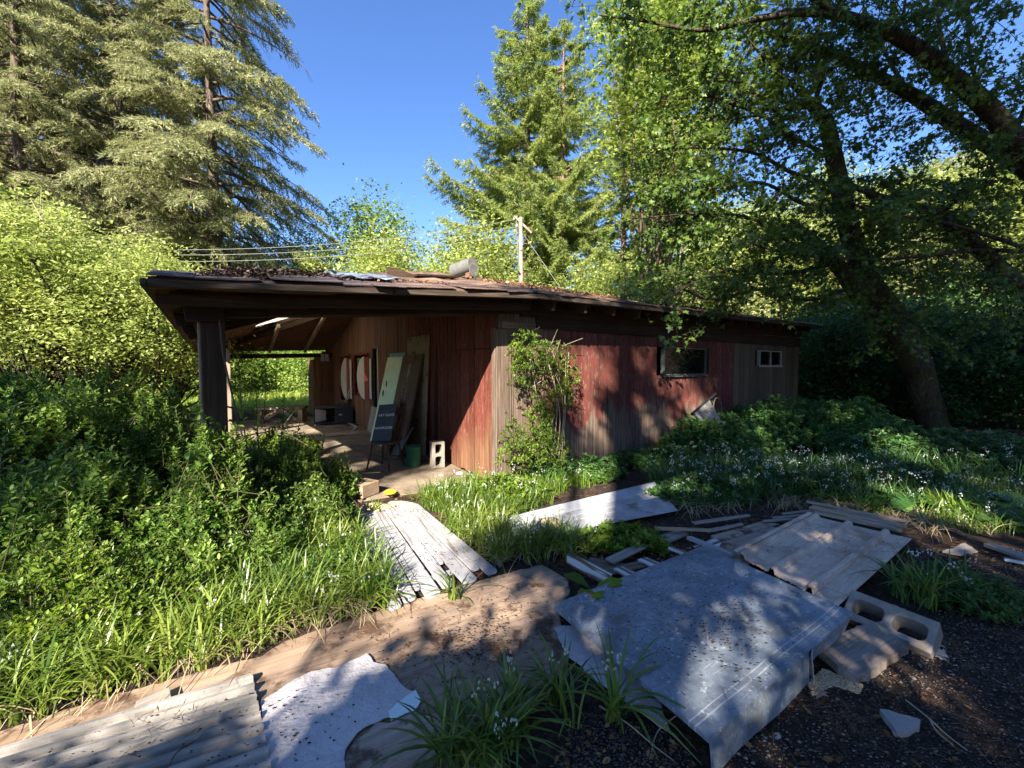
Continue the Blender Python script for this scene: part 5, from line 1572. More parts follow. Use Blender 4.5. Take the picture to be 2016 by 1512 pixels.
for c, s0 in allc:
    L = len(c)
    for _ in range(int(L * 1.15)):
        u = gm.uniform(s0, 1); p = c[int(u * (L - 1))]
        d = gm.normal(0, 1, 3); d[2] = d[2] * .35 + .02; d[0] -= .25; d[1] *= .8; d /= np.linalg.norm(d)
        ln = gm.uniform(.5, 1.5); sprig(p, p + d * ln + np.array([0, 0, -.14 * ln * ln]))
APT = np.concatenate([c[int(len(c) * s0):] for c, s0 in allc])
for (x0, x1, y0, y1, d0, d1, n) in ((1230, 1500, -30, 420, 6.8, 9.5, 30), (1230, 1400, 380, 600, 7.2, 10, 50), (1350, 1700, 430, 620, 7.4, 9.5, 52), (1450, 2050, -40, 420, 7.2, 10.5, 60), (1700, 2050, 330, 700, 8.0, 11, 110)):
    for _ in range(n):
        q = np.array(D(gm.uniform(x0, x1), gm.uniform(y0, y1), gm.uniform(d0, d1))) - mo
        p = APT[np.argmin(np.linalg.norm(APT - q, axis=1))]
        v = q - p; ln = np.linalg.norm(v)
        if ln < .3 or ln > 3.2: continue
        sprig(p, q, .008 + .004 * ln)
tubes('trunk', limbs, M['bark_dark'], mp, 12)
tubes('limbs', sublines, M['bark_dark'], mp, 7)
tubes('twigs', twl, M['bark_dark'], mp, 4)
pos = np.concatenate(LP); ax = np.concatenate(LA); n = len(pos)
nr = UP + gm.normal(0, .45, (n, 3))
leaves('crown', pos, ax, nr, gm.uniform(.05, .115, n), MAPLE, M['f_maple'], mp)


T6 = make_broad('leafy_tree', 'tall olive-green tree behind the shed with sunlit leaves hanging left of the dark maple', 'tree', (gx(1290, 12.6), 12.6, 0), 0, 'f_hang', MAPLE, seed=36, H_=14.5, spread=2.3, zlow=3.6, ncl=460, per=50, lsz=.12, clr=.50, trunk=.2, limbn=60)
# dark understorey at the right edge of the shed
GU = 'shaded undergrowth behind the maple trunk'
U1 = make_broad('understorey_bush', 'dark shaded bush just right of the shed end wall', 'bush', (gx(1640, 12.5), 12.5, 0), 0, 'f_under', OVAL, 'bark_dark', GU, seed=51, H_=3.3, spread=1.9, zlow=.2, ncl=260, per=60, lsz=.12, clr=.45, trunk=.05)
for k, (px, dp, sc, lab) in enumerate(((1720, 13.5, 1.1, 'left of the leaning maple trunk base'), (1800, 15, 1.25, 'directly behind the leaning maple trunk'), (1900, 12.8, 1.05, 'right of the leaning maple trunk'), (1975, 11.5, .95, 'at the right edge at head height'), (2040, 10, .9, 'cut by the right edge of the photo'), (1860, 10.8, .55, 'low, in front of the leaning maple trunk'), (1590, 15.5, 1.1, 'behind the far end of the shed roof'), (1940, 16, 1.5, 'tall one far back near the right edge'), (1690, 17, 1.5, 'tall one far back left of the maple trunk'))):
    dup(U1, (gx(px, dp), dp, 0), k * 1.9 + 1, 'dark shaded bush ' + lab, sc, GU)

# ------------------------------------------------------------------ near shrubs made of leafy shoots
def shoots(name, label, cat, loc, tips, dirs, lens, nl, lsz, mat, tmpl, stem_r=.004, spread=.6, group=None, seed=1, extra=None, stemmat='stem', droop=0.0, from0=.35, cls='foliage'):
    g = np.random.default_rng(seed)
    tips = np.asarray(tips); dirs = norm(np.asarray(dirs)); lens = np.asarray(lens)
    o = thing(name, label, cat, loc, 0, group)
    N = len(tips)
    base = tips - dirs * lens[:, None]
    base[:, 2] = np.maximum(base[:, 2], -.02)
    mid = (base + tips) / 2 + g.normal(0, .06, (N, 3)) * lens[:, None]
    lines = []
    t4 = np.linspace(0, 1, 5)[None, :, None]
    Cv = base[:, None] * (1 - t4) ** 2 + 2 * mid[:, None] * t4 * (1 - t4) + tips[:, None] * t4 ** 2
    rr = np.linspace(stem_r, stem_r * .35, 5)
    for i in range(N): lines.append((Cv[i] - np.array(loc), rr))
    tubes('stems', lines, M[stemmat], o, 4)
    s = from0 + (1 - from0) * (np.arange(nl)[None] + g.random((N, nl))) / nl
    s3 = s[..., None]
    P = base[:, None] * (1 - s3) ** 2 + 2 * mid[:, None] * s3 * (1 - s3) + tips[:, None] * s3 ** 2
    ph = np.arange(nl)[None] * 2.4 + g.random((N, 1)) * 6.28
    ref = np.cross(dirs, np.broadcast_to(np.array([.3, .2, .9]), dirs.shape)); ref = norm(ref); r2 = np.cross(dirs, ref)
    side = np.cos(ph)[..., None] * ref[:, None] + np.sin(ph)[..., None] * r2[:, None]
    ax = side * spread + dirs[:, None] * .55 + np.array([0, 0, -droop]) + g.normal(0, .15, side.shape)
    nr = UP * .9 + dirs[:, None] * .4 + g.normal(0, .3, side.shape)
    size = lsz * g.uniform(.55, 1.2, (N, nl)) * (1.1 - .45 * (s - from0) / (1 - from0))
    leaves(cls, (P - np.array(loc)).reshape(-1, 3), ax.reshape(-1, 3), nr.reshape(-1, 3), size.reshape(-1), tmpl, M[mat], o)
    return o
def dome(cx, cy, rx, ry, h, n, g, lump=.22, tilt=0.0, thick=.45):
    """tips spread through the outer part of a dome; directions outward-up"""
    a = g.random(n) * 2 * np.pi; u = np.sqrt(g.random(n))
    x = u * np.cos(a); y = u * np.sin(a)
    top = np.sqrt(np.maximum(0, 1 - u ** 2 * .92))
    lum = 1 + lump * (np.sin(x * 5 + cx * 3) * np.sin(y * 4 + cy * 2) + .6 * np.sin(x * 11 + 1.3) * np.sin(y * 9))
    z = h * top * lum * (1 - thick * g.random(n) ** 1.6)
    tips = np.stack([cx + x * rx, cy + y * ry, np.maximum(z, .04)], -1)
    d = np.stack([x * .6, y * .6, .55 + .5 * g.random(n)], -1) + g.normal(0, .28, (n, 3))
    return tips, d
gs = np.random.default_rng(8)
GS = 'wild shrubs along the left of the path'
def shrub(label, px, dep, rx, ry, h, n, lsz, mat='f_shrub', tmpl=OVAL, L=(.25, .6), nl=15, seed=1, name='shrub', cat='shrub', group=GS, cy=None, **kw):
    c = D(px, 720, dep); g = np.random.default_rng(seed)
    tips, d = dome(c.x, c.y, rx, ry, h, n, g)
    return shoots(name, label, cat, (c.x, c.y, 0), tips, d, g.uniform(*L, n), nl, lsz, mat, tmpl, group=group, seed=seed + 100, **kw)
shrub('tall dark green shrub at the left edge of the photo', -20, 3.9, 1.15, 1.0, 1.62, 950, 0.076, seed=1)
shrub('tall shrub between the left edge and the young bright tree', 150, 4.6, 1.1, .9, 1.42, 900, 0.073, seed=2)
shrub('leafy shrub directly left of the porch post', 330, 4.5, .62, .62, 1.22, 560, 0.067, seed=3)
shrub('leafy shrub hiding the foot of the porch post', 415, 3.15, .30, .26, 1.12, 420, 0.059, seed=13)
shrub('shrub in front of the porch post base', 440, 3.9, .50, .5, .88, 560, 0.061, seed=4)
shrub('shrub with upright shoots left of the concrete slab', 555, 4.15, .48, .42, .78, 520, 0.059, seed=5)
shrub('shrub spilling over the slab edge beside the timber block', 650, 4.65, .34, .34, .50, 300, 0.055, seed=6)
shrub('low dark shrub mass at middle left', 120, 3.0, .95, .62, .92, 800, 0.063, seed=7)
shrub('low shrub left of the white slatted boards', 420, 3.05, .70, .5, .58, 640, 0.056, seed=8)
shrub('low leafy shrub against the upper left of the slatted boards', 600, 3.7, .48, .42, .50, 480, 0.051, seed=9)
shrub('small green shrub on the porch slab beyond the left bushes', 520, 6.2, .75, .55, .55, 420, 0.073, mat='f_vine', seed=10)
shrub('small sprawling shrub on the slab near the shady sheet', 590, 6.9, .35, .4, .42, 140, 0.073, mat='f_vine', seed=11)
shrub('dense shrub low in the lower left corner behind the onion leaves', 90, 2.35, .95, .42, .50, 620, 0.051, mat='f_vine', seed=12)
# tall single shoots rising above the shrubs
gq = np.random.default_rng(91)
tips = []; dd = []
for px, py, dp in ((45, 765, 3.2), (180, 830, 3.4), (470, 700, 3.5), (505, 770, 3.7), (560, 775, 4.2), (430, 640, 3.6), (395, 760, 3.6), (520, 700, 5.0), (250, 880, 3.0), (330, 900, 3.0), (640, 850, 4.6), (60, 900, 2.6), (130, 960, 2.5), (590, 830, 4.4), (680, 890, 4.8), (345, 800, 3.9)):
    tips.append(np.array(D(px, py, dp))); d = gq.normal(0, .14, 3) + UP; dd.append(d)
shoots('shoot_cluster', 'tall thin leafy shoots rising above the left shrubs before the porch opening', 'shoots', (-2, 3.6, 0), tips, dd, gq.uniform(.7, 1.1, len(tips)), 24, .07, 'f_shrub', OVAL, stem_r=.007, seed=92)
# dead arching twig before the porch
for k, lst in enumerate(([(432, 630, 3.5), (440, 700, 3.5), (460, 790, 3.5), (480, 870, 3.5), (500, 950, 3.4)], [(445, 800, 3.6), (500, 815, 3.7), (560, 850, 3.8), (610, 880, 3.9)])):
    c_ = curve([tuple(D(*q)) for q in lst], 6); m = MB(); m.tube(c_, [.009 * (1 - .4 * i / len(c_)) for i in range(len(c_))], 6)
    o = m.build('bare_stem', M['bark'], None, smooth=True); tag(o, ('long bare stem hanging beside the porch post' if k == 0 else 'thin bare stem arching across the porch opening'), 'stem')
# pale dead twigs at the top of the left bright tree
lines = []
for px, py in ((60, 390), (85, 400), (40, 420), (100, 440)):
    p = np.array(D(px + 40, py + 110, 8)); q = np.array(D(px, py, 7.9)); lines.append((curve([p, (p + q) / 2 + gq.normal(0, .1, 3), q], 4), np.linspace(.018, .005, 9)))
    for _ in range(3):
        e = q + gq.normal(0, .35, 3); s_ = p + (q - p) * gq.uniform(.2, .8); lines.append((np.array([s_, e]), np.array([.007, .003])))
o = tubes('dead_branches', lines, M['twig'], None, 5); tag(o, 'bare pale dead twigs sticking from the bright tree at the left edge', 'dead branches')

# vine shrub on the long wall
GV = None
def vine():
    g = np.random.default_rng(61); T = []; Dd = []
    def blob(px, py, rx, ry, n, y0=-.42, y1=-.08):
        for _ in range(n):
            a = g.random() * 6.28; u = math.sqrt(g.random())
            q = hplane(px + 1.25 * rx * u * math.cos(a), py + 1.2 * ry * u * math.sin(a), 1, g.uniform(y0, y1)); T.append(np.array(HM @ q))
            Dd.append(g.normal(0, .5, 3) + np.array([.15, -.35, .55]))
    blob(1030, 680, 20, 28, 62); blob(1058, 700, 30, 26, 56); blob(1025, 735, 18, 22, 34); blob(1095, 700, 30, 30, 62); blob(1120, 735, 20, 28, 44)
    blob(1108, 775, 16, 26, 22); blob(1080, 770, 22, 20, 22); blob(1075, 800, 22, 26, 40); blob(1062, 820, 22, 28, 50); blob(1060, 860, 34, 26, 90, -.6, -.1); blob(1012, 850, 16, 24, 24); blob(1085, 880, 34, 26, 90, -.7, -.1); blob(1020, 890, 30, 24, 60, -.7, -.1)
    return np.array(T), np.array(Dd), g
T, Dd, g = vine()
c0 = H(.9, -.25)
vo = shoots('climbing_shrub', 'leafy climbing shrub growing up the red wall near the corner, lit by sun', 'climbing shrub', (c0.x, c0.y, 0), T, Dd, g.uniform(.08, .22, len(T)), 12, .045, 'f_vine', OVAL, stem_r=.003, seed=62, from0=.1)
lines = []
for px in (1078, 1086, 1092, 1098, 1104, 1070):
    b = HM @ hplane(px + 6, 915, 1, -.2); t_ = HM @ hplane(px + gq.uniform(-30, 25), 700 + gq.uniform(-15, 40), 1, -.12)
    mid = (b + t_) / 2 + Vector(gq.normal(0, .05, 3)); c_ = curve([tuple(b), tuple(mid), tuple(t_)], 6) - np.array([c0.x, c0.y, 0]); lines.append((c_, np.linspace(.010, .005, len(c_))))
for _ in range(26):
    a_ = HM @ hplane(gq.uniform(1040, 1110), gq.uniform(680, 760), 1, -.15); b_ = a_ + Vector(gq.normal(0, .16, 3)); lines.append((np.array([a_, (a_ + b_) / 2, b_]) - np.array([c0.x, c0.y, 0]), np.array([.005, .004, .003])))
tubes('bare_stems', lines, M['twig'], vo, 5)

# bramble mound before the long wall
def mound(label, px, py, rx, ry, h, n, lsz, seed, mat='f_bramble', name='bramble', nl=9, group='brambles before the long wall', tmpl=BRAMBLE, L=(.2, .55)):
    c = G(px, py); g = np.random.default_rng(seed)
    tips, d = dome(c.x, c.y, rx, ry, h, n, g, lump=.16)
    return shoots(name, label, 'bramble', (c.x, c.y, 0), tips, d, g.uniform(*L, n), nl, lsz, mat, tmpl, group=group, seed=seed + 50, spread=.8, droop=.15)
mound('bramble bush below the small white-framed window', 1520, 872, 1.5, .95, .90, 820, .085, 71)
mound('bramble bush right of the leaning panel', 1420, 900, 1.1, .8, .72, 620, .08, 72)
mound('bramble bush at the far end of the shed', 1640, 868, 1.4, 1.0, .95, 760, .09, 73)
mound('low bramble patch at the wall left of the leaning panel', 1300, 915, .9, .55, .30, 420, .07, 74)
mound('lower bramble patch under the climbing shrub', 1120, 940, .85, .42, .32, 430, .065, 75)
mound('bramble bush with sunlit tips before the maple trunk', 1740, 900, 1.1, .8, .62, 560, .085, 76)
mound('leafy patch right of the red corner', 1000, 985, .55, .32, .30, 260, .075, 77, mat='f_vine', tmpl=OVAL)
mound('leafy bramble sprawling at the near edge of the long white panel', 1225, 1075, .42, .24, .20, 130, .085, 78, mat='f_vine')
mound('bramble leaves over the end of the long white panel', 1380, 985, .65, .32, .26, 330, .08, 79)
mound('low dark bramble under the right-hand bushes', 1880, 905, 1.6, 1.0, .55, 620, .09, 80, mat='f_under')
mound('dim leafy mass at the right edge beyond the dock plants', 2010, 930, 1.2, .9, .50, 420, .08, 81, mat='f_under')
mound('bramble strip along the far plank pile', 1500, 965, .85, .38, .28, 380, .07, 82)

# ------------------------------------------------------------------ strap-leaved plants and grass
def blades_arr(base, h, az, lean, wd, g, seg=6):
    n = len(base); s = np.linspace(0, 1, seg + 1)[None, :, None]
    hd = np.stack([np.cos(az), np.sin(az), np.zeros(n)], -1)[:, None, :]
    h_ = h[:, None, None]; le = lean[:, None, None]
    reach = h_ * le * s ** 1.7
    zz = h_ * (s * 1.0 - (.25 + .42 * le) * le * s ** 2.6)
    P = base[:, None, :] + hd * reach + UP * zz
    sd = np.stack([-np.sin(az), np.cos(az), np.zeros(n)], -1)[:, None, :]
    tw = g.normal(0, .35, (n, 1, 1)); sd = norm(sd + hd * tw)
    w = wd[:, None, None] * np.array([.65] + [1.0] * (seg - 2) + [.7, .08])[None, :, None] * .5
    V = np.stack([P - sd * w, P + sd * w], 2).reshape(n, -1, 3)
    k = (seg + 1) * 2
    f = np.array([(2 * i, 2 * i + 1, 2 * i + 3, 2 * i + 2) for i in range(seg)])
    Fc = f[None] + (np.arange(n) * k)[:, None, None]
    return V.reshape(-1, 3), Fc.reshape(-1, 4)
def in_poly(x, y, poly):
    inside = np.zeros(len(x), bool); n = len(poly); j = n - 1
    for i in range(n):
        xi, yi = poly[i]; xj, yj = poly[j]
        c = ((yi > y) != (yj > y)) & (x < (xj - xi) * (y - yi) / (yj - yi + 1e-12) + xi)
        inside ^= c; j = i
    return inside
def area_points(pix, n, g):
    P = [G(x, y) for x, y in pix]; poly = [(p.x, p.y) for p in P]
    xs = [p[0] for p in poly]; ys = [p[1] for p in poly]
    out = np.zeros((0, 2))
    while len(out) < n:
        x = g.uniform(min(xs), max(xs), n * 3); y = g.uniform(min(ys), max(ys), n * 3)
        out = np.concatenate([out, np.stack([x, y], -1)[in_poly(x, y, poly)]])
    return np.concatenate([out[:n], np.zeros((n, 1))], 1)
def flowers_arr(stembase, h, g, per=5, sz=.014):
    """nodding white bells at the stem tops: stems, petals"""
    n = len(stembase)
    az = g.random(n) * 6.28; ln = g.uniform(.02, .09, n)
    top = stembase + np.stack([np.cos(az) * ln, np.sin(az) * ln, h], -1)
    c = np.repeat(top, per * 3, 0) + g.normal(0, .012, (n * per * 3, 3))
    bell = np.repeat(top, per, 0) + g.normal(0, .016, (n * per, 3)); bell = np.repeat(bell, 3, 0)
    ax = np.array([0, 0, -1.0]) + g.normal(0, .35, (n * per * 3, 3))
    return top, bell, ax, g.normal(0, 1, (n * per * 3, 3)), g.uniform(.8, 1.25, n * per * 3) * sz
def onion_patch(name, label, cat, pix=None, n=0, h=(.2, .4), wd=(.006, .012), nf=0, seed=1, kind=None, group=None, mat='f_leek', lean=(.25, 1.0), pts=None, fsz=.016, fh=1.0, z0=0.0):
    g = np.random.default_rng(seed)
    P = area_points(pix, n, g) if pts is None else pts
    n = len(P); P = P.copy(); P[:, 2] += z0
    # gather blades in tussocks
    nt = max(1, n // 9); t = P[:nt]; idx = g.integers(0, nt, n)
    base = t[idx] + np.concatenate([g.normal(0, .022, (n, 2)), np.zeros((n, 1))], 1)
    V, Fc = blades_arr(base, g.uniform(*h, n), g.random(n) * 6.28, g.uniform(*lean, n), g.uniform(*wd, n), g)
    if not nf:
        o = mesh_np(name, V, Fc, M[mat]); tag(o, label, cat, group, kind); return o
    loc = P.mean(0); loc[2] = 0
    o = thing(name, label, cat, tuple(loc), 0, group)
    if kind: o['kind'] = kind
    mesh_np('blades', V - loc, Fc, M[mat], o)
    sb = t[g.integers(0, nt, nf)]; hh = g.uniform(h[0] * .9, h[1], nf) * fh
    top, c, ax, nr, sz = flowers_arr(sb, hh, g, sz=fsz)
    V2, F2 = blades_arr(sb, hh, g.random(nf) * 6.28, np.full(nf, .02), np.full(nf, .005), g, 3)
    mesh_np('flower_stems', V2 - loc, F2, M[mat], o)
    leaves('flowers', c - loc, ax, nr, sz, DIAM, M['petal'], o)
    return o
def stuff_patch(*a, **k):
    o = onion_patch(*a, **k)
    if o.type == 'EMPTY':      # merge children into one stuff object
        ch = list(o.children); keep = ch[0]
        me0 = bmesh.new(); mats = []
        for i, c in enumerate(ch):
            for p_ in c.data.polygons: pass
        lab, cat = o['label'], o['category']
        grp = []
        for c in ch:
            c.parent = None; c.location = o.location
        bpy.context.view_layer.update()
        mats = [c.data.materials[0] for c in ch]
        vs = []; fs = []; mi = []; off = 0
        for i, c in enumerate(ch):
            me = c.data; nv = len(me.vertices); v = np.empty(nv * 3, np.float32); me.vertices.foreach_get('co', v); vs.append(v.reshape(-1, 3))
            nf_ = len(me.polygons); f = np.empty(nf_ * 4, np.int32); me.loops.foreach_get('vertex_index', f); fs.append(f.reshape(-1, 4) + off); mi += [i] * nf_; off += nv
            bpy.data.objects.remove(c)
        loc = tuple(o.location); nm = o.name; bpy.data.objects.remove(o)
        q = mesh_np(nm, np.concatenate(vs), np.concatenate(fs), mats[0]); q.location = loc
        for m_ in mats[1:]: q.data.materials.append(m_)
        q.data.polygons.foreach_set('material_index', np.array(mi, np.int32))
        tag(q, lab, cat, None, 'stuff'); return q
    tag(o, kind='stuff'); return o
# ground cover
stuff_patch('wild_onion_bank', 'white-flowered wild onion leaves filling the bank left of the plywood', 'wild onions', pix=[(-200, 1480), (0, 1440), (230, 1370), (400, 1320), (560, 1255), (780, 1195), (770, 1150), (700, 1060), (640, 1040), (500, 1090), (300, 1130), (0, 1230), (-200, 1300)], n=6500, h=(.18, .38), wd=(.006, .012), nf=45, seed=201, kind='stuff')
stuff_patch('wild_onion_bank', 'wild onion leaves and flowers between the slatted boards and the long white panel', 'wild onions', pix=[(830, 985), (1010, 960), (1100, 985), (1000, 1030), (1010, 1060), (1110, 1062), (1130, 1095), (1070, 1105), (985, 1118), (900, 1060)], n=3400, h=(.14, .34), wd=(.006, .011), nf=60, seed=202, kind='stuff')
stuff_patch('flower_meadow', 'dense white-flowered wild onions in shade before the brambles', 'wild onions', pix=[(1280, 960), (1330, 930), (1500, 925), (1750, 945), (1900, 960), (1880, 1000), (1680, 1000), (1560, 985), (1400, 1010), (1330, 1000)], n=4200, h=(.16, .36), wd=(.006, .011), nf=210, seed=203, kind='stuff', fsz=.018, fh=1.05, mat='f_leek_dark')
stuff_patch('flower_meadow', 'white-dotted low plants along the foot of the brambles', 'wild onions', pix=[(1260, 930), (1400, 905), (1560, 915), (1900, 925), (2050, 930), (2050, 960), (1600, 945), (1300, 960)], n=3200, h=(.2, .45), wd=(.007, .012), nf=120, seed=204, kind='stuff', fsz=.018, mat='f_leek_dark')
stuff_patch('grass', 'rough shaded grass at the right edge beyond the soil', 'grass', pix=[(1800, 1010), (1900, 960), (2100, 950), (2150, 1040), (1960, 1055), (1830, 1045)], n=2600, h=(.12, .28), wd=(.005, .01), nf=60, seed=205, kind='stuff')
stuff_patch('grass', 'sunny green grass at the foot of the red corner and slab edge', 'grass', pix=[(800, 985), (930, 950), (985, 960), (1150, 935), (1200, 950), (1010, 1000), (860, 1015)], n=2400, h=(.12, .30), wd=(.005, .010), nf=45, seed=206, kind='stuff', mat='f_vine')
gmd = np.random.default_rng(207)
mpnt = np.stack([gmd.uniform(-20, -4, 26000), gmd.uniform(13.2, 24, 26000), np.zeros(26000)], -1)
o = onion_patch('meadow_grass', 'bright sunlit meadow grass beyond the porch', 'grass', pts=mpnt, n=26000, h=(.15, .45), wd=(.012, .022), seed=207, mat='f_meadow', lean=(.1, .7)); tag(o, kind='stuff')
gmd2 = np.random.default_rng(208)
loc2 = np.stack([gmd2.uniform(-6.6, -3.6, 3500), gmd2.uniform(4.5, 13.2, 3500), np.zeros(3500)], -1)
# left of the slab only
hl = np.array([tuple(HI @ Vector(p)) for p in loc2]); loc2 = loc2[hl[:, 0] < -3.65]
o = onion_patch('grass', 'sunlit weeds and grass beside the porch slab behind the left shrubs', 'grass', pts=loc2, n=len(loc2), h=(.15, .4), wd=(.008, .014), seed=209, mat='f_vine'); tag(o, kind='stuff')
for k_, (pixs, nn_, lab_) in enumerate((([(-200, 1480), (0, 1440), (230, 1370), (400, 1320), (560, 1255), (780, 1195), (760, 1160), (500, 1210), (200, 1300), (-200, 1400)], 700, 'dead straw blades along the edge of the onion bank at left'), ([(900, 1060), (1010, 1060), (1130, 1095), (1070, 1110), (985, 1125)], 130, 'dead straw blades beside the right end of the slatted boards'), ([(1280, 1000), (1560, 990), (1800, 1010), (1960, 1055), (1820, 1060), (1600, 1000), (1330, 1020)], 500, 'dead straw along the foot of the shaded plants at right'))):
    o = onion_patch('dead_grass', lab_, 'dry grass', pix=pixs, n=nn_, h=(.12, .32), wd=(.003, .007), seed=230 + k_, mat='f_straw', lean=(.9, 1.5)); tag(o, kind='stuff')
# single tufts, each a thing
GT = 'wild onion tufts among the debris'
def tuft(label, px, py, r, n, h, nf, seed, wd=(.008, .015), z0=0.0, mat='f_leek', group=GT, lean=(.25, 1.1), name='onion_tuft'):
    g = np.random.default_rng(seed); c = G(px, py)
    a = g.random(n) * 6.28; u = np.sqrt(g.random(n)) * r
    P = np.stack([c.x + u * np.cos(a), c.y + u * np.sin(a), np.zeros(n)], -1)
    return onion_patch(name, label, 'plant', pts=P, n=n, h=h, wd=wd, nf=nf, seed=seed, z0=z0, mat=mat, group=group, lean=lean)
tuft('large dark onion tuft with white bells at the bottom, left of the bare soil', 915, 1500, .13, 120, (.22, .38), 4, 301)
tuft('dense onion tuft just right of the biggest one at the bottom', 1000, 1445, .12, 95, (.20, .36), 3, 302)
tuft('onion tuft at the edge of the plywood before the lid corner', 1110, 1400, .08, 42, (.18, .32), 2, 303)
tuft('tall single onion plant with thick pale base beside the metal lid', 1212, 1420, .022, 26, (.26, .46), 3, 304, wd=(.010, .018))
tuft('shaded onion tuft right of the beige ribbed sheet', 1790, 1185, .14, 90, (.22, .42), 4, 306, mat='f_leek')
tuft('onion tuft behind the concrete block toward the right', 1880, 1180, .16, 80, (.18, .34), 6, 307)
tuft('small onion tuft growing through the slatted boards', 905, 1180, .05, 22, (.16, .30), 1, 308, z0=.0)
tuft('onion tuft hanging over the right end of the plywood', 1060, 1100, .12, 80, (.18, .34), 6, 309)
tuft('onion tuft in front of the long white panel', 1130, 1090, .14, 90, (.2, .34), 6, 310)
tuft('sunlit onion tuft at the lower left end of the slatted boards', 735, 1195, .08, 50, (.2, .36), 2, 311, mat='f_vine')
tuft('sunlit grass tuft above the top edge of the slatted boards', 745, 1012, .05, 24, (.12, .22), 0, 312, mat='f_vine')
tuft('pale green grass tuft between beige sheet and dock plants', 1720, 1010, .16, 90, (.16, .30), 0, 313, mat='f_vine')
tuft('bright grass tuft among the dock leaves at right', 1870, 1015, .18, 90, (.16, .32), 0, 314, mat='f_vine')
mound('leafy weeds in the onion bank near the lower left corner', 150, 1330, .42, .22, .24, 230, .045, 330, mat='f_vine', name='weed_patch', group='leafy weeds in the onion banks', tmpl=OVAL, nl=11, L=(.12, .26))
mound('leafy weeds in the onion bank midway up the left edge of the plywood', 420, 1240, .40, .22, .24, 220, .045, 331, mat='f_vine', name='weed_patch', group='leafy weeds in the onion banks', tmpl=OVAL, nl=11, L=(.12, .26))
mound('leafy weeds in the onion bank beside the slatted boards', 650, 1150, .34, .24, .24, 200, .042, 332, mat='f_shrub', name='weed_patch', group='leafy weeds in the onion banks', tmpl=OVAL, nl=11, L=(.12, .26))
mound('nettle patch among the shaded white flowers, left part', 1400, 985, .55, .22, .34, 230, .06, 333, mat='f_under', name='nettle_patch', group='nettles among the shaded flowers', tmpl=OVAL, nl=11, L=(.15, .3))
mound('nettle patch among the shaded white flowers, middle part', 1580, 975, .6, .25, .36, 260, .06, 334, mat='f_under', name='nettle_patch', group='nettles among the shaded flowers', tmpl=OVAL, nl=11, L=(.15, .3))
mound('nettle patch among the shaded white flowers, right part', 1780, 965, .7, .3, .36, 280, .06, 335, mat='f_under', name='nettle_patch', group='nettles among the shaded flowers', tmpl=OVAL, nl=11, L=(.15, .3))
# low leafy weeds around the right tufts
mound('nettle patch on soil at the right behind the concrete block', 1930, 1200, .32, .2, .22, 160, .045, 320, mat='f_bramble', name='nettle_patch', group=None, tmpl=OVAL, nl=11, L=(.12, .25))
mound('low weeds under the onion tuft beside the beige sheet', 1850, 1150, .32, .16, .16, 110, .04, 321, mat='f_bramble', name='weed_patch', group=None, tmpl=OVAL, nl=10, L=(.1, .2))
# big-leaved docks
def dock(label, px, py, n, L, seed, mat='f_bramble', z=.02):
    g = np.random.default_rng(seed); c = G(px, py)
    a = g.random(n) * 6.28
    o = thing('dock_plant', label, 'plant', (c.x, c.y, 0), 0, 'broad-leaved dock plants')
    V = []; Fs = []; off = 0
    for i in range(n):
        l = L * g.uniform(.6, 1.1); k = 8; s = np.linspace(0, 1, k)
        r = l * s * .85; zz = l * (.75 * s - .62 * s ** 2 * g.uniform(.7, 1.3)) + z
        w = l * .20 * np.sin(np.pi * np.clip((s - .18) / .82, 0, 1)) ** .7 + .006
        ca, sa = math.cos(a[i]), math.sin(a[i])
        for sgn in (-1, 0, 1):
            V.append(np.stack([r * ca - sgn * w * sa * (1 + .15 * np.sin(s * 25)), r * sa + sgn * w * ca, zz + (.03 * l if sgn else 0) + .006 * np.sin(s * 22 + sgn)], -1))
        for q in range(k - 1):
            for e in (0, 1): Fs.append((off + e * k + q, off + (e + 1) * k + q, off + (e + 1) * k + q + 1, off + e * k + q + 1))
        off += 3 * k
    mesh_np('leaves', np.concatenate(V), np.array(Fs), M[mat], o, smooth=True)
    return o
for k, (px, py, lab, mt) in enumerate(((1790, 1000, 'broad-leaved dock left of the bright grass tuft', 'f_bramble'), (1890, 1005, 'broad-leaved dock at right with a sunlit pale leaf', 'f_vine'), (1960, 1035, 'broad-leaved dock spreading over the soil near the right edge', 'f_bramble'), (1720, 965, 'broad-leaved dock among shaded flowers', 'f_under'), (2020, 1010, 'broad-leaved dock at the right edge', 'f_bramble'))):
    dock(lab, px, py, 13, .42, 400 + k, mt)
dock('leafy thistle rosette at the left corner of the metal lid', 1165, 1180, 7, .26, 420, 'f_vine', .05)
dock('broad-leaved plant in the sunny weeds right of the slab', 950, 985, 12, .26, 421, 'f_vine', .05)

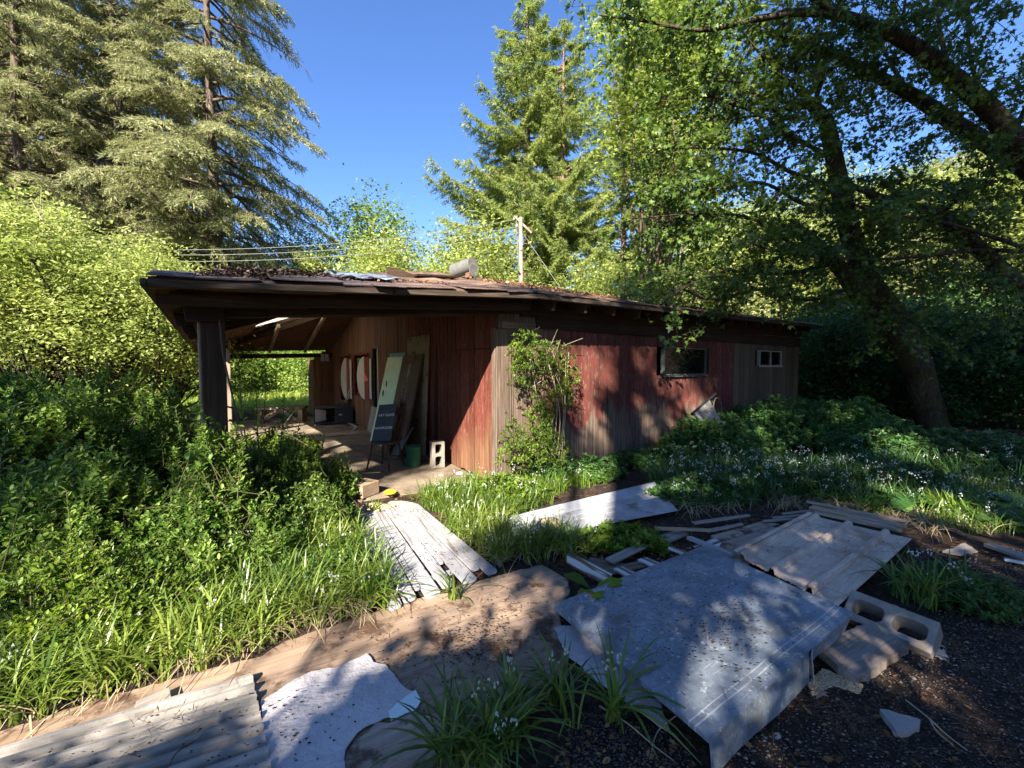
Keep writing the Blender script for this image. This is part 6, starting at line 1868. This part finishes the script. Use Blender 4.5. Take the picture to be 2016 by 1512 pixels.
# ------------------------------------------------------------------ litter
def scatter(name, label, cat, regs, n, mat, sz, seed, tmpl=None, zoff=.004):
    g = np.random.default_rng(seed); P = []
    for pix, z, w in regs:
        k = int(n * w)
        pl = [G(x, y, z) for x, y in pix]; poly = [(p.x, p.y) for p in pl]; xs = [p[0] for p in poly]; ys = [p[1] for p in poly]
        a = np.zeros((0, 2))
        while len(a) < k:
            if g.random() < .75:      # clumped
                cx, cy = g.uniform(min(xs), max(xs)), g.uniform(min(ys), max(ys)); q = g.normal(0, .12, (25, 2)) + (cx, cy)
            else: q = np.stack([g.uniform(min(xs), max(xs), 60), g.uniform(min(ys), max(ys), 60)], -1)
            a = np.concatenate([a, q[in_poly(q[:, 0], q[:, 1], poly)]])
        P.append(np.concatenate([a[:k], np.full((k, 1), z + zoff)], 1))
    P = np.concatenate(P); n = len(P)
    if tmpl is None:
        octv = np.array([(1, 0, 0), (0, 1, 0), (-1, 0, 0), (0, -1, 0), (0, 0, 1), (0, 0, -1)], float); of = np.array([(0, 1, 4), (1, 2, 4), (2, 3, 4), (3, 0, 4), (1, 0, 5), (2, 1, 5), (3, 2, 5), (0, 3, 5)])
        V = P[:, None] + octv[None] * g.uniform(.5, 1.2, (n, 6, 1)) * sz * np.array([1.3, .8, .6]) * g.uniform(.6, 1.4, (n, 1, 1))
        o = mesh_np(name, V.reshape(-1, 3), (of[None] + (np.arange(n) * 6)[:, None, None]).reshape(-1, 3), mat)
    else:
        ax = g.normal(0, 1, (n, 3)); ax[:, 2] *= .15
        o = leaves(name, P, ax, UP + g.normal(0, .35, (n, 3)), g.uniform(.5, 1.3, n) * sz, tmpl, mat)
    tag(o, label, cat, None, 'stuff'); return o
lidpoly = [(1110, 1192), (1385, 1085), (1660, 1205), (1397, 1430)]
plypoly = [(560, 1270), (790, 1200), (1060, 1125), (1100, 1190), (1110, 1270), (1090, 1320), (960, 1440), (830, 1400), (740, 1290)]
scatter('seed_litter', 'small dark fallen seed cones scattered over boards, sheets and the metal lid', 'litter', [(lidpoly, .178, .14), ([(1340, 1190), (1480, 1180), (1520, 1260), (1440, 1330), (1350, 1290)], .178, .14), (plypoly, .023, .2), ([(700, 1015), (824, 995), (975, 1120), (765, 1195)], .05, .12), ([(1450, 1092), (1592, 1020), (1785, 1062), (1648, 1186)], .086, .09), ([(520, 1390), (725, 1290), (800, 1370), (700, 1440), (670, 1500), (540, 1512)], .040, .04), ([(0, 1500), (490, 1345), (530, 1512), (0, 1560)], .066, .04), ([(850, 1250), (1000, 1210), (1010, 1300), (880, 1320)], .024, .27)], 1500, M['seed'], .0055, 501)
soil = [(1330, 1560), (1440, 1490), (1640, 1300), (1860, 1250), (1800, 1080), (2060, 1080), (2120, 1600)]
scatter('gravel', 'fine dark gravel and wood chips over the soil at lower right', 'gravel', [(soil, 0, .8), ([(1050, 1560), (1150, 1400), (1330, 1440), (1400, 1560)], 0, .2)], 9000, simple('gravel_bits', (.085, .065, .055), .95, bump=0, isl=.75, spec=.1), .0055, 502, zoff=.003)
scatter('pebbles', 'scattered pale pebbles over the dark soil', 'pebbles', [(soil, 0, 1.0)], 420, simple('pebble_bits', (.16, .135, .12), .9, bump=0, isl=.4), .008, 503)
scatter('fallen_leaves', 'brown fallen leaves scattered between planks and on the soil', 'leaf litter', [(soil, .004, .22), ([(1110, 1110), (1230, 1060), (1470, 1010), (1560, 1020), (1440, 1100), (1380, 1080), (1180, 1150)], .03, .45), ([(1050, 1560), (1150, 1400), (1330, 1440), (1400, 1560)], .004, .12), ([(690, 990), (800, 975), (830, 990), (700, 1015)], .02, .08), ([(1740, 1060), (1900, 1060), (1900, 1110), (1780, 1100)], .01, .13)], 650, M['dry'], .034, 504, tmpl=OVAL, zoff=.008)
scatter('lobed_leaves', 'curled pale oak leaves lying near the concrete block', 'leaf litter', [([(1780, 1265), (1860, 1262), (1880, 1300), (1800, 1310)], .008, .5), ([(1720, 1190), (1790, 1200), (1780, 1220), (1730, 1210)], .02, .3), ([(1600, 1330), (1700, 1340), (1600, 1400)], .01, .2)], 10, leaf_mat('pale_oak_leaf', [(.25, .2, .16), (.4, .34, .28)], trans=.1), .055, 505, tmpl=MAPLE)
scatter('sawdust', 'tan rotten wood crumbs spilled beneath the metal lid', 'wood crumbs', [([(1590, 1345), (1620, 1318), (1700, 1350), (1690, 1368), (1640, 1350), (1600, 1372)], .004, 1.0)], 1600, simple('tan_crumbs', (.42, .30, .18), .95, bump=0, isl=.4), .006, 506)
NEEDLE = (np.array([(0, 0, 0), (.5, .02, .015), (1, 0, 0), (.5, -.02, .015)]), np.array([(0, 3, 2, 1)]))
scatter('twig_litter', 'thin dry twigs and needles strewn over the soil, plywood and metal lid', 'litter', [(soil, .004, .34), (plypoly, .022, .28), (lidpoly, .177, .10), ([(1110, 1110), (1230, 1060), (1470, 1010), (1560, 1020), (1440, 1100), (1380, 1080), (1180, 1150)], .03, .18), ([(0, 1500), (490, 1345), (530, 1512), (0, 1560)], .066, .04), ([(700, 1015), (824, 995), (975, 1120), (765, 1195)], .05, .06)], 1300, leaf_mat('dry_needles', [(.05, .03, .018), (.14, .085, .05), (.30, .22, .14)], trans=.05), .075, 507, tmpl=NEEDLE, zoff=.006)
# leaf litter on the roof
def roof_litter(name, label, pts, n, amp, seed, sz, mat, spread=(.30, .16)):
    g = np.random.default_rng(seed); out = []
    for _ in range(n):
        px, py = pts[g.integers(len(pts))]
        h = roof_hit(px, py)
        if h is None: continue
        x = h.x + g.normal(0, spread[0]); y = max(-.40, h.y + .12 + g.normal(0, spread[1])); out.append((x, y, roof_z(x, y) + .06 + amp * g.random() ** 1.5))
    P = np.array([tuple(HM @ Vector(p)) for p in out]); n = len(P)
    ax = g.normal(0, 1, (n, 3)); ax[:, 2] *= .3
    o = leaves(name, P, ax, UP + g.normal(0, .6, (n, 3)), g.uniform(.5, 1.3, n) * sz, OVAL, mat); tag(o, label, 'leaf litter', None, 'stuff')
roof_litter('roof_litter', 'dark heap of leaf litter and twigs on the left part of the roof edge', [(460, 561), (490, 560), (520, 560), (550, 560), (590, 561), (615, 562)], 2400, .07, 601, .04, M['litter'], spread=(.16, .14))
roof_litter('roof_litter', 'brown needle litter along the roof right of the utility pole', [(1040, 572), (1100, 578), (1160, 588), (1220, 594), (1290, 604), (1360, 612)], 4200, .04, 602, .07, leaf_mat('brown_needles', [(.05, .03, .02), (.16, .09, .05), (.28, .18, .11)], trans=.05), spread=(.5, .5))
roof_litter('roof_litter', 'rusty leaf scatter on the middle of the roof before the flashing', [(740, 560), (780, 566), (840, 568)], 300, .01, 603, .035, M['dry'])

# ------------------------------------------------------------------ unseen trees behind the viewer, leaf clusters placed to shape the shade
def unseen_shade_trees():
    g = np.random.default_rng(700)
    d = np.array(SD)
    lit = []           # (point, radius): places the sun reaches
    def LG(px, py, r, z=.1): lit.append((np.array(G(px, py, z)), r * 1.22))
    def LR(px, py, r): lit.append((np.array(HM @ hplane(px, py, 1, 0)), r))
    def LL(px, py, r): lit.append((np.array(HM @ hplane(px, py, 0, 0)), r))
    for a in SH_LG: LG(*a)
    for a in SH_LR: LR(*a)
    for a in SH_LL: LL(*a)
    for px, py, dp, r in SH_D: lit.append((np.array(D(px, py, dp)), r))
    lp = np.array([a for a, _ in lit]); lr = np.array([b for _, b in lit])
    Q = []; S = []; tries = []
    for w, lo, hi, sp in SH_T:
        k = 0
        force = w < 0; w = abs(w)
        for batch in range(60):
            if k >= w: break
            P = g.uniform(lo, hi, (2000, 3))
            if sp < 0:      # box given in the house frame
                P = np.array([tuple(HM @ Vector(p)) for p in P])
            yq = g.uniform(-12, -2.2, 2000)
            kk = (P[:, 1] - yq) / d[1]
            q = P - d * kk[:, None]
            ok = (q[:, 2] > 2.6) & (np.linalg.norm(q - np.array([0, 0, 1.6]), axis=1) > 3.2)
            q = q[ok]
            v = lp[None] - q[:, None]; t_ = v @ d; dist = np.linalg.norm(v - t_[..., None] * d, axis=2)
            if not force: q = q[~np.any(dist < lr + np.minimum(.2, .5 * lr + .05), axis=1)]
            q = q[:w - k]
            Q.append(q); S.append(np.full(len(q), abs(sp))); k += len(q)
        tries.append((w, k, batch))
    Q = np.concatenate(Q); S = np.concatenate(S)
    stems = [(-6.5, -6, 0), (-2.5, -9.5, 0), (2.2, -6.5, 0), (5.5, -10, 0), (8, -4.5, 0), (-9, -11, 0)]
    labs = ['leafy tree behind the viewer, far left', 'leafy tree behind the viewer, left of centre', 'leafy tree close behind the viewer', 'leafy tree behind the viewer, right', 'leafy tree behind the viewer, far right', 'leafy tree far behind the viewer at left']
    own = np.argmin(np.stack([np.hypot(Q[:, 0] - s[0], Q[:, 1] - s[1]) for s in stems], 1), axis=1)
    for i, s in enumerate(stems):
        q = Q[own == i]
        if len(q) < 5: continue
        o = thing('shade_tree', labs[i], 'tree', s, 0, 'trees standing behind the viewer')
        top = q[:, 2].max()
        lines = [(np.array([(0, 0, 0), (.1, .1, top * .4), (0, .2, top * .95)]), np.array([.28, .2, .05]))]
        for j in g.choice(len(q), min(40, len(q)), replace=False):
            e = q[j] - np.array(s); zb = max(1.5, e[2] * g.uniform(.45, .8)); b = np.array([0, .1, zb]); m_ = (b + e) / 2 + g.normal(0, .2, 3)
            lines.append((curve([b, m_, e], 4), np.linspace(.07, .012, 9)))
        tubes('trunk', lines, M['bark'], o, 7)
        per = 46; n = len(q) * per
        pos = np.repeat(q, per, 0) - np.array(s) + g.normal(0, 1, (n, 3)) * np.repeat(S[own == i], per)[:, None]
        leaves('crown', pos, g.normal(0, 1, (n, 3)), g.normal(0, 1, (n, 3)), g.uniform(.09, .17, n) * np.where(np.repeat(S[own == i], per) > .2, 1.35, 1), OVAL, M['f_mid'], o)
# lit spots (pixel, radius in metres)
SH_LG = [(1240, 1270, .16), (1390, 1350, .17), (1170, 1215, .12), (1300, 1360, .12), (760, 1040, .42), (700, 1030, .3), (820, 1060, .25), (900, 985, .35), (1000, 985, .35), (1080, 965, .3), (850, 955, .35), (780, 975, .3), (940, 1010, .22), (720, 965, .3),
         (330, 1200, .22), (430, 1180, .20), (240, 1230, .14), (100, 1290, .16), (200, 1350, .15), (380, 1280, .12), (60, 1360, .16), (30, 1180, .14), (280, 1120, .2, .3), (480, 1090, .2, .3), (600, 1010, .3, .3), (680, 1100, .14),
         (800, 1200, .15), (880, 1170, .14), (1000, 1180, .16), (960, 1240, .10), (830, 1245, .12), (1050, 1140, .10), (680, 1330, .10), (600, 1300, .07), (660, 1290, .07), (740, 1230, .08),
         (1160, 1200, .08), (1230, 1260, .07), (1420, 1290, .10), (1340, 1310, .07), (1480, 1240, .05), (1390, 1370, .07), (1520, 1290, .05), (1300, 1240, .05), (1480, 1380, .05), (1180, 1230, .11), (1260, 1310, .10), (1400, 1300, .13), (1330, 1370, .10), (1480, 1340, .07), (1500, 1110, .08), (1600, 1060, .08), (1690, 1070, .08), (1560, 1160, .06), (1230, 1190, .07),
         (560, 1440, .08), (640, 1420, .07), (720, 1340, .07), (330, 1430, .07), (430, 1400, .06), (150, 1490, .08), (60, 1500, .07), (250, 1470, .05), (480, 1480, .05), (590, 1380, .06),
         (1820, 1300, .07), (1900, 1360, .08), (1980, 1420, .08), (1700, 1290, .05), (1840, 1250, .05), (1870, 1010, .28), (1780, 860, .3, .5), (1200, 990, .16), (1120, 1010, .14), (1350, 975, .12), (1230, 1060, .12), (1150, 1050, .1),
         (1480, 1090, .05), (1690, 1060, .08), (1610, 1150, .04), (480, 970, .4, .5), (560, 900, .45, .5), (620, 860, .5, .3), (400, 1000, .3, .5), (250, 960, .22, .7), (120, 900, .15, 1.0), (40, 980, .2, .7), (330, 870, .3, .9), (200, 800, .25, 1.2), (60, 800, .12, 1.3)]
SH_LR = [(1000, 720, .22), (1005, 800, .25), (1000, 870, .3), (1040, 840, .25), (1060, 700, .2), (1110, 720, .2), (1150, 790, .22), (1170, 850, .16), (1060, 900, .25), (1160, 660, .14), (1230, 700, .16), (1210, 740, .13), (1250, 800, .16), (1270, 830, .12), (1220, 650, .08), (1330, 850, .14), (1345, 770, .16), (1320, 745, .1), (1390, 800, .14), (1380, 830, .14), (1350, 880, .16), (1280, 670, .07), (1546, 675, .10), (1290, 860, .1)]
SH_LL = [(940, 760, .45), (960, 700, .25), (920, 850, .45), (955, 900, .35), (880, 900, .2), (900, 800, .2)]
SH_D = [(1300, 100, 12, 1.8), (1300, 250, 12, 1.8), (1300, 400, 12, 1.8), (1240, 0, 11, 1.8), (1400, 120, 11, 1.4), (1200, 500, 12, 1.3), (1300, 100, 8, 1.5), (1200, 250, 8, 1.3), (1400, 60, 7.5, 1.0), (1250, 400, 8, 1.2), (1180, 500, 8.5, 1.0), (1330, 230, 8, 1.0), (1300, 540, 8, .6),
        (900, 560, 8.5, 1.2), (1000, 570, 8, .8), (1100, 580, 9.5, .8), (780, 560, 7.5, .6), (330, 560, 3.2, .25), (1250, 600, 11, .6),
        (100, 600, 7, 1.2), (300, 600, 7.5, 1.2), (200, 500, 8, 1.4), (500, 560, 5, .25), (447, 720, 5.6, .22)]
def bx(n, x0, x1, y0, y1, z0, z1, sp=.18): return (n, (x0, y0, z0), (x1, y1, z1), sp)
SH_T = [bx(330, -1.0, 3.4, .8, 4.5, 0, .3, .13), bx(85, -2.0, .2, 1.0, 2.0, 0, .2, .13), bx(12, -3.5, -.6, 1.2, 4.0, 0, .6), bx(-34, -2.9, -2.4, 3.3, 3.7, .2, 2.1, .12),
        bx(420, .5, 9.8, 4.2, 10.5, 0, 2.4, .15), bx(1150, 4.6, 14, 5.5, 11, 1.5, 12, .24), bx(520, 7, 17, 7, 15, 0, 4, .24), bx(90, 2.0, 5, 1, 4, 0, .2), bx(40, -2.5, 0, 3.5, 5.5, 0, .2, .14), bx(230, 1.8, 9, 4, 8, 0, .4, .15), bx(130, .3, 9, -.05, 0, 0, 2.2, -.10), bx(60, -2.2, -.5, 1.2, 5.5, 0, .1, -.15), bx(16, -4.5, -2.4, 2.5, 5, .6, 1.6)]
unseen_shade_trees()
bpy.context.view_layer.update()
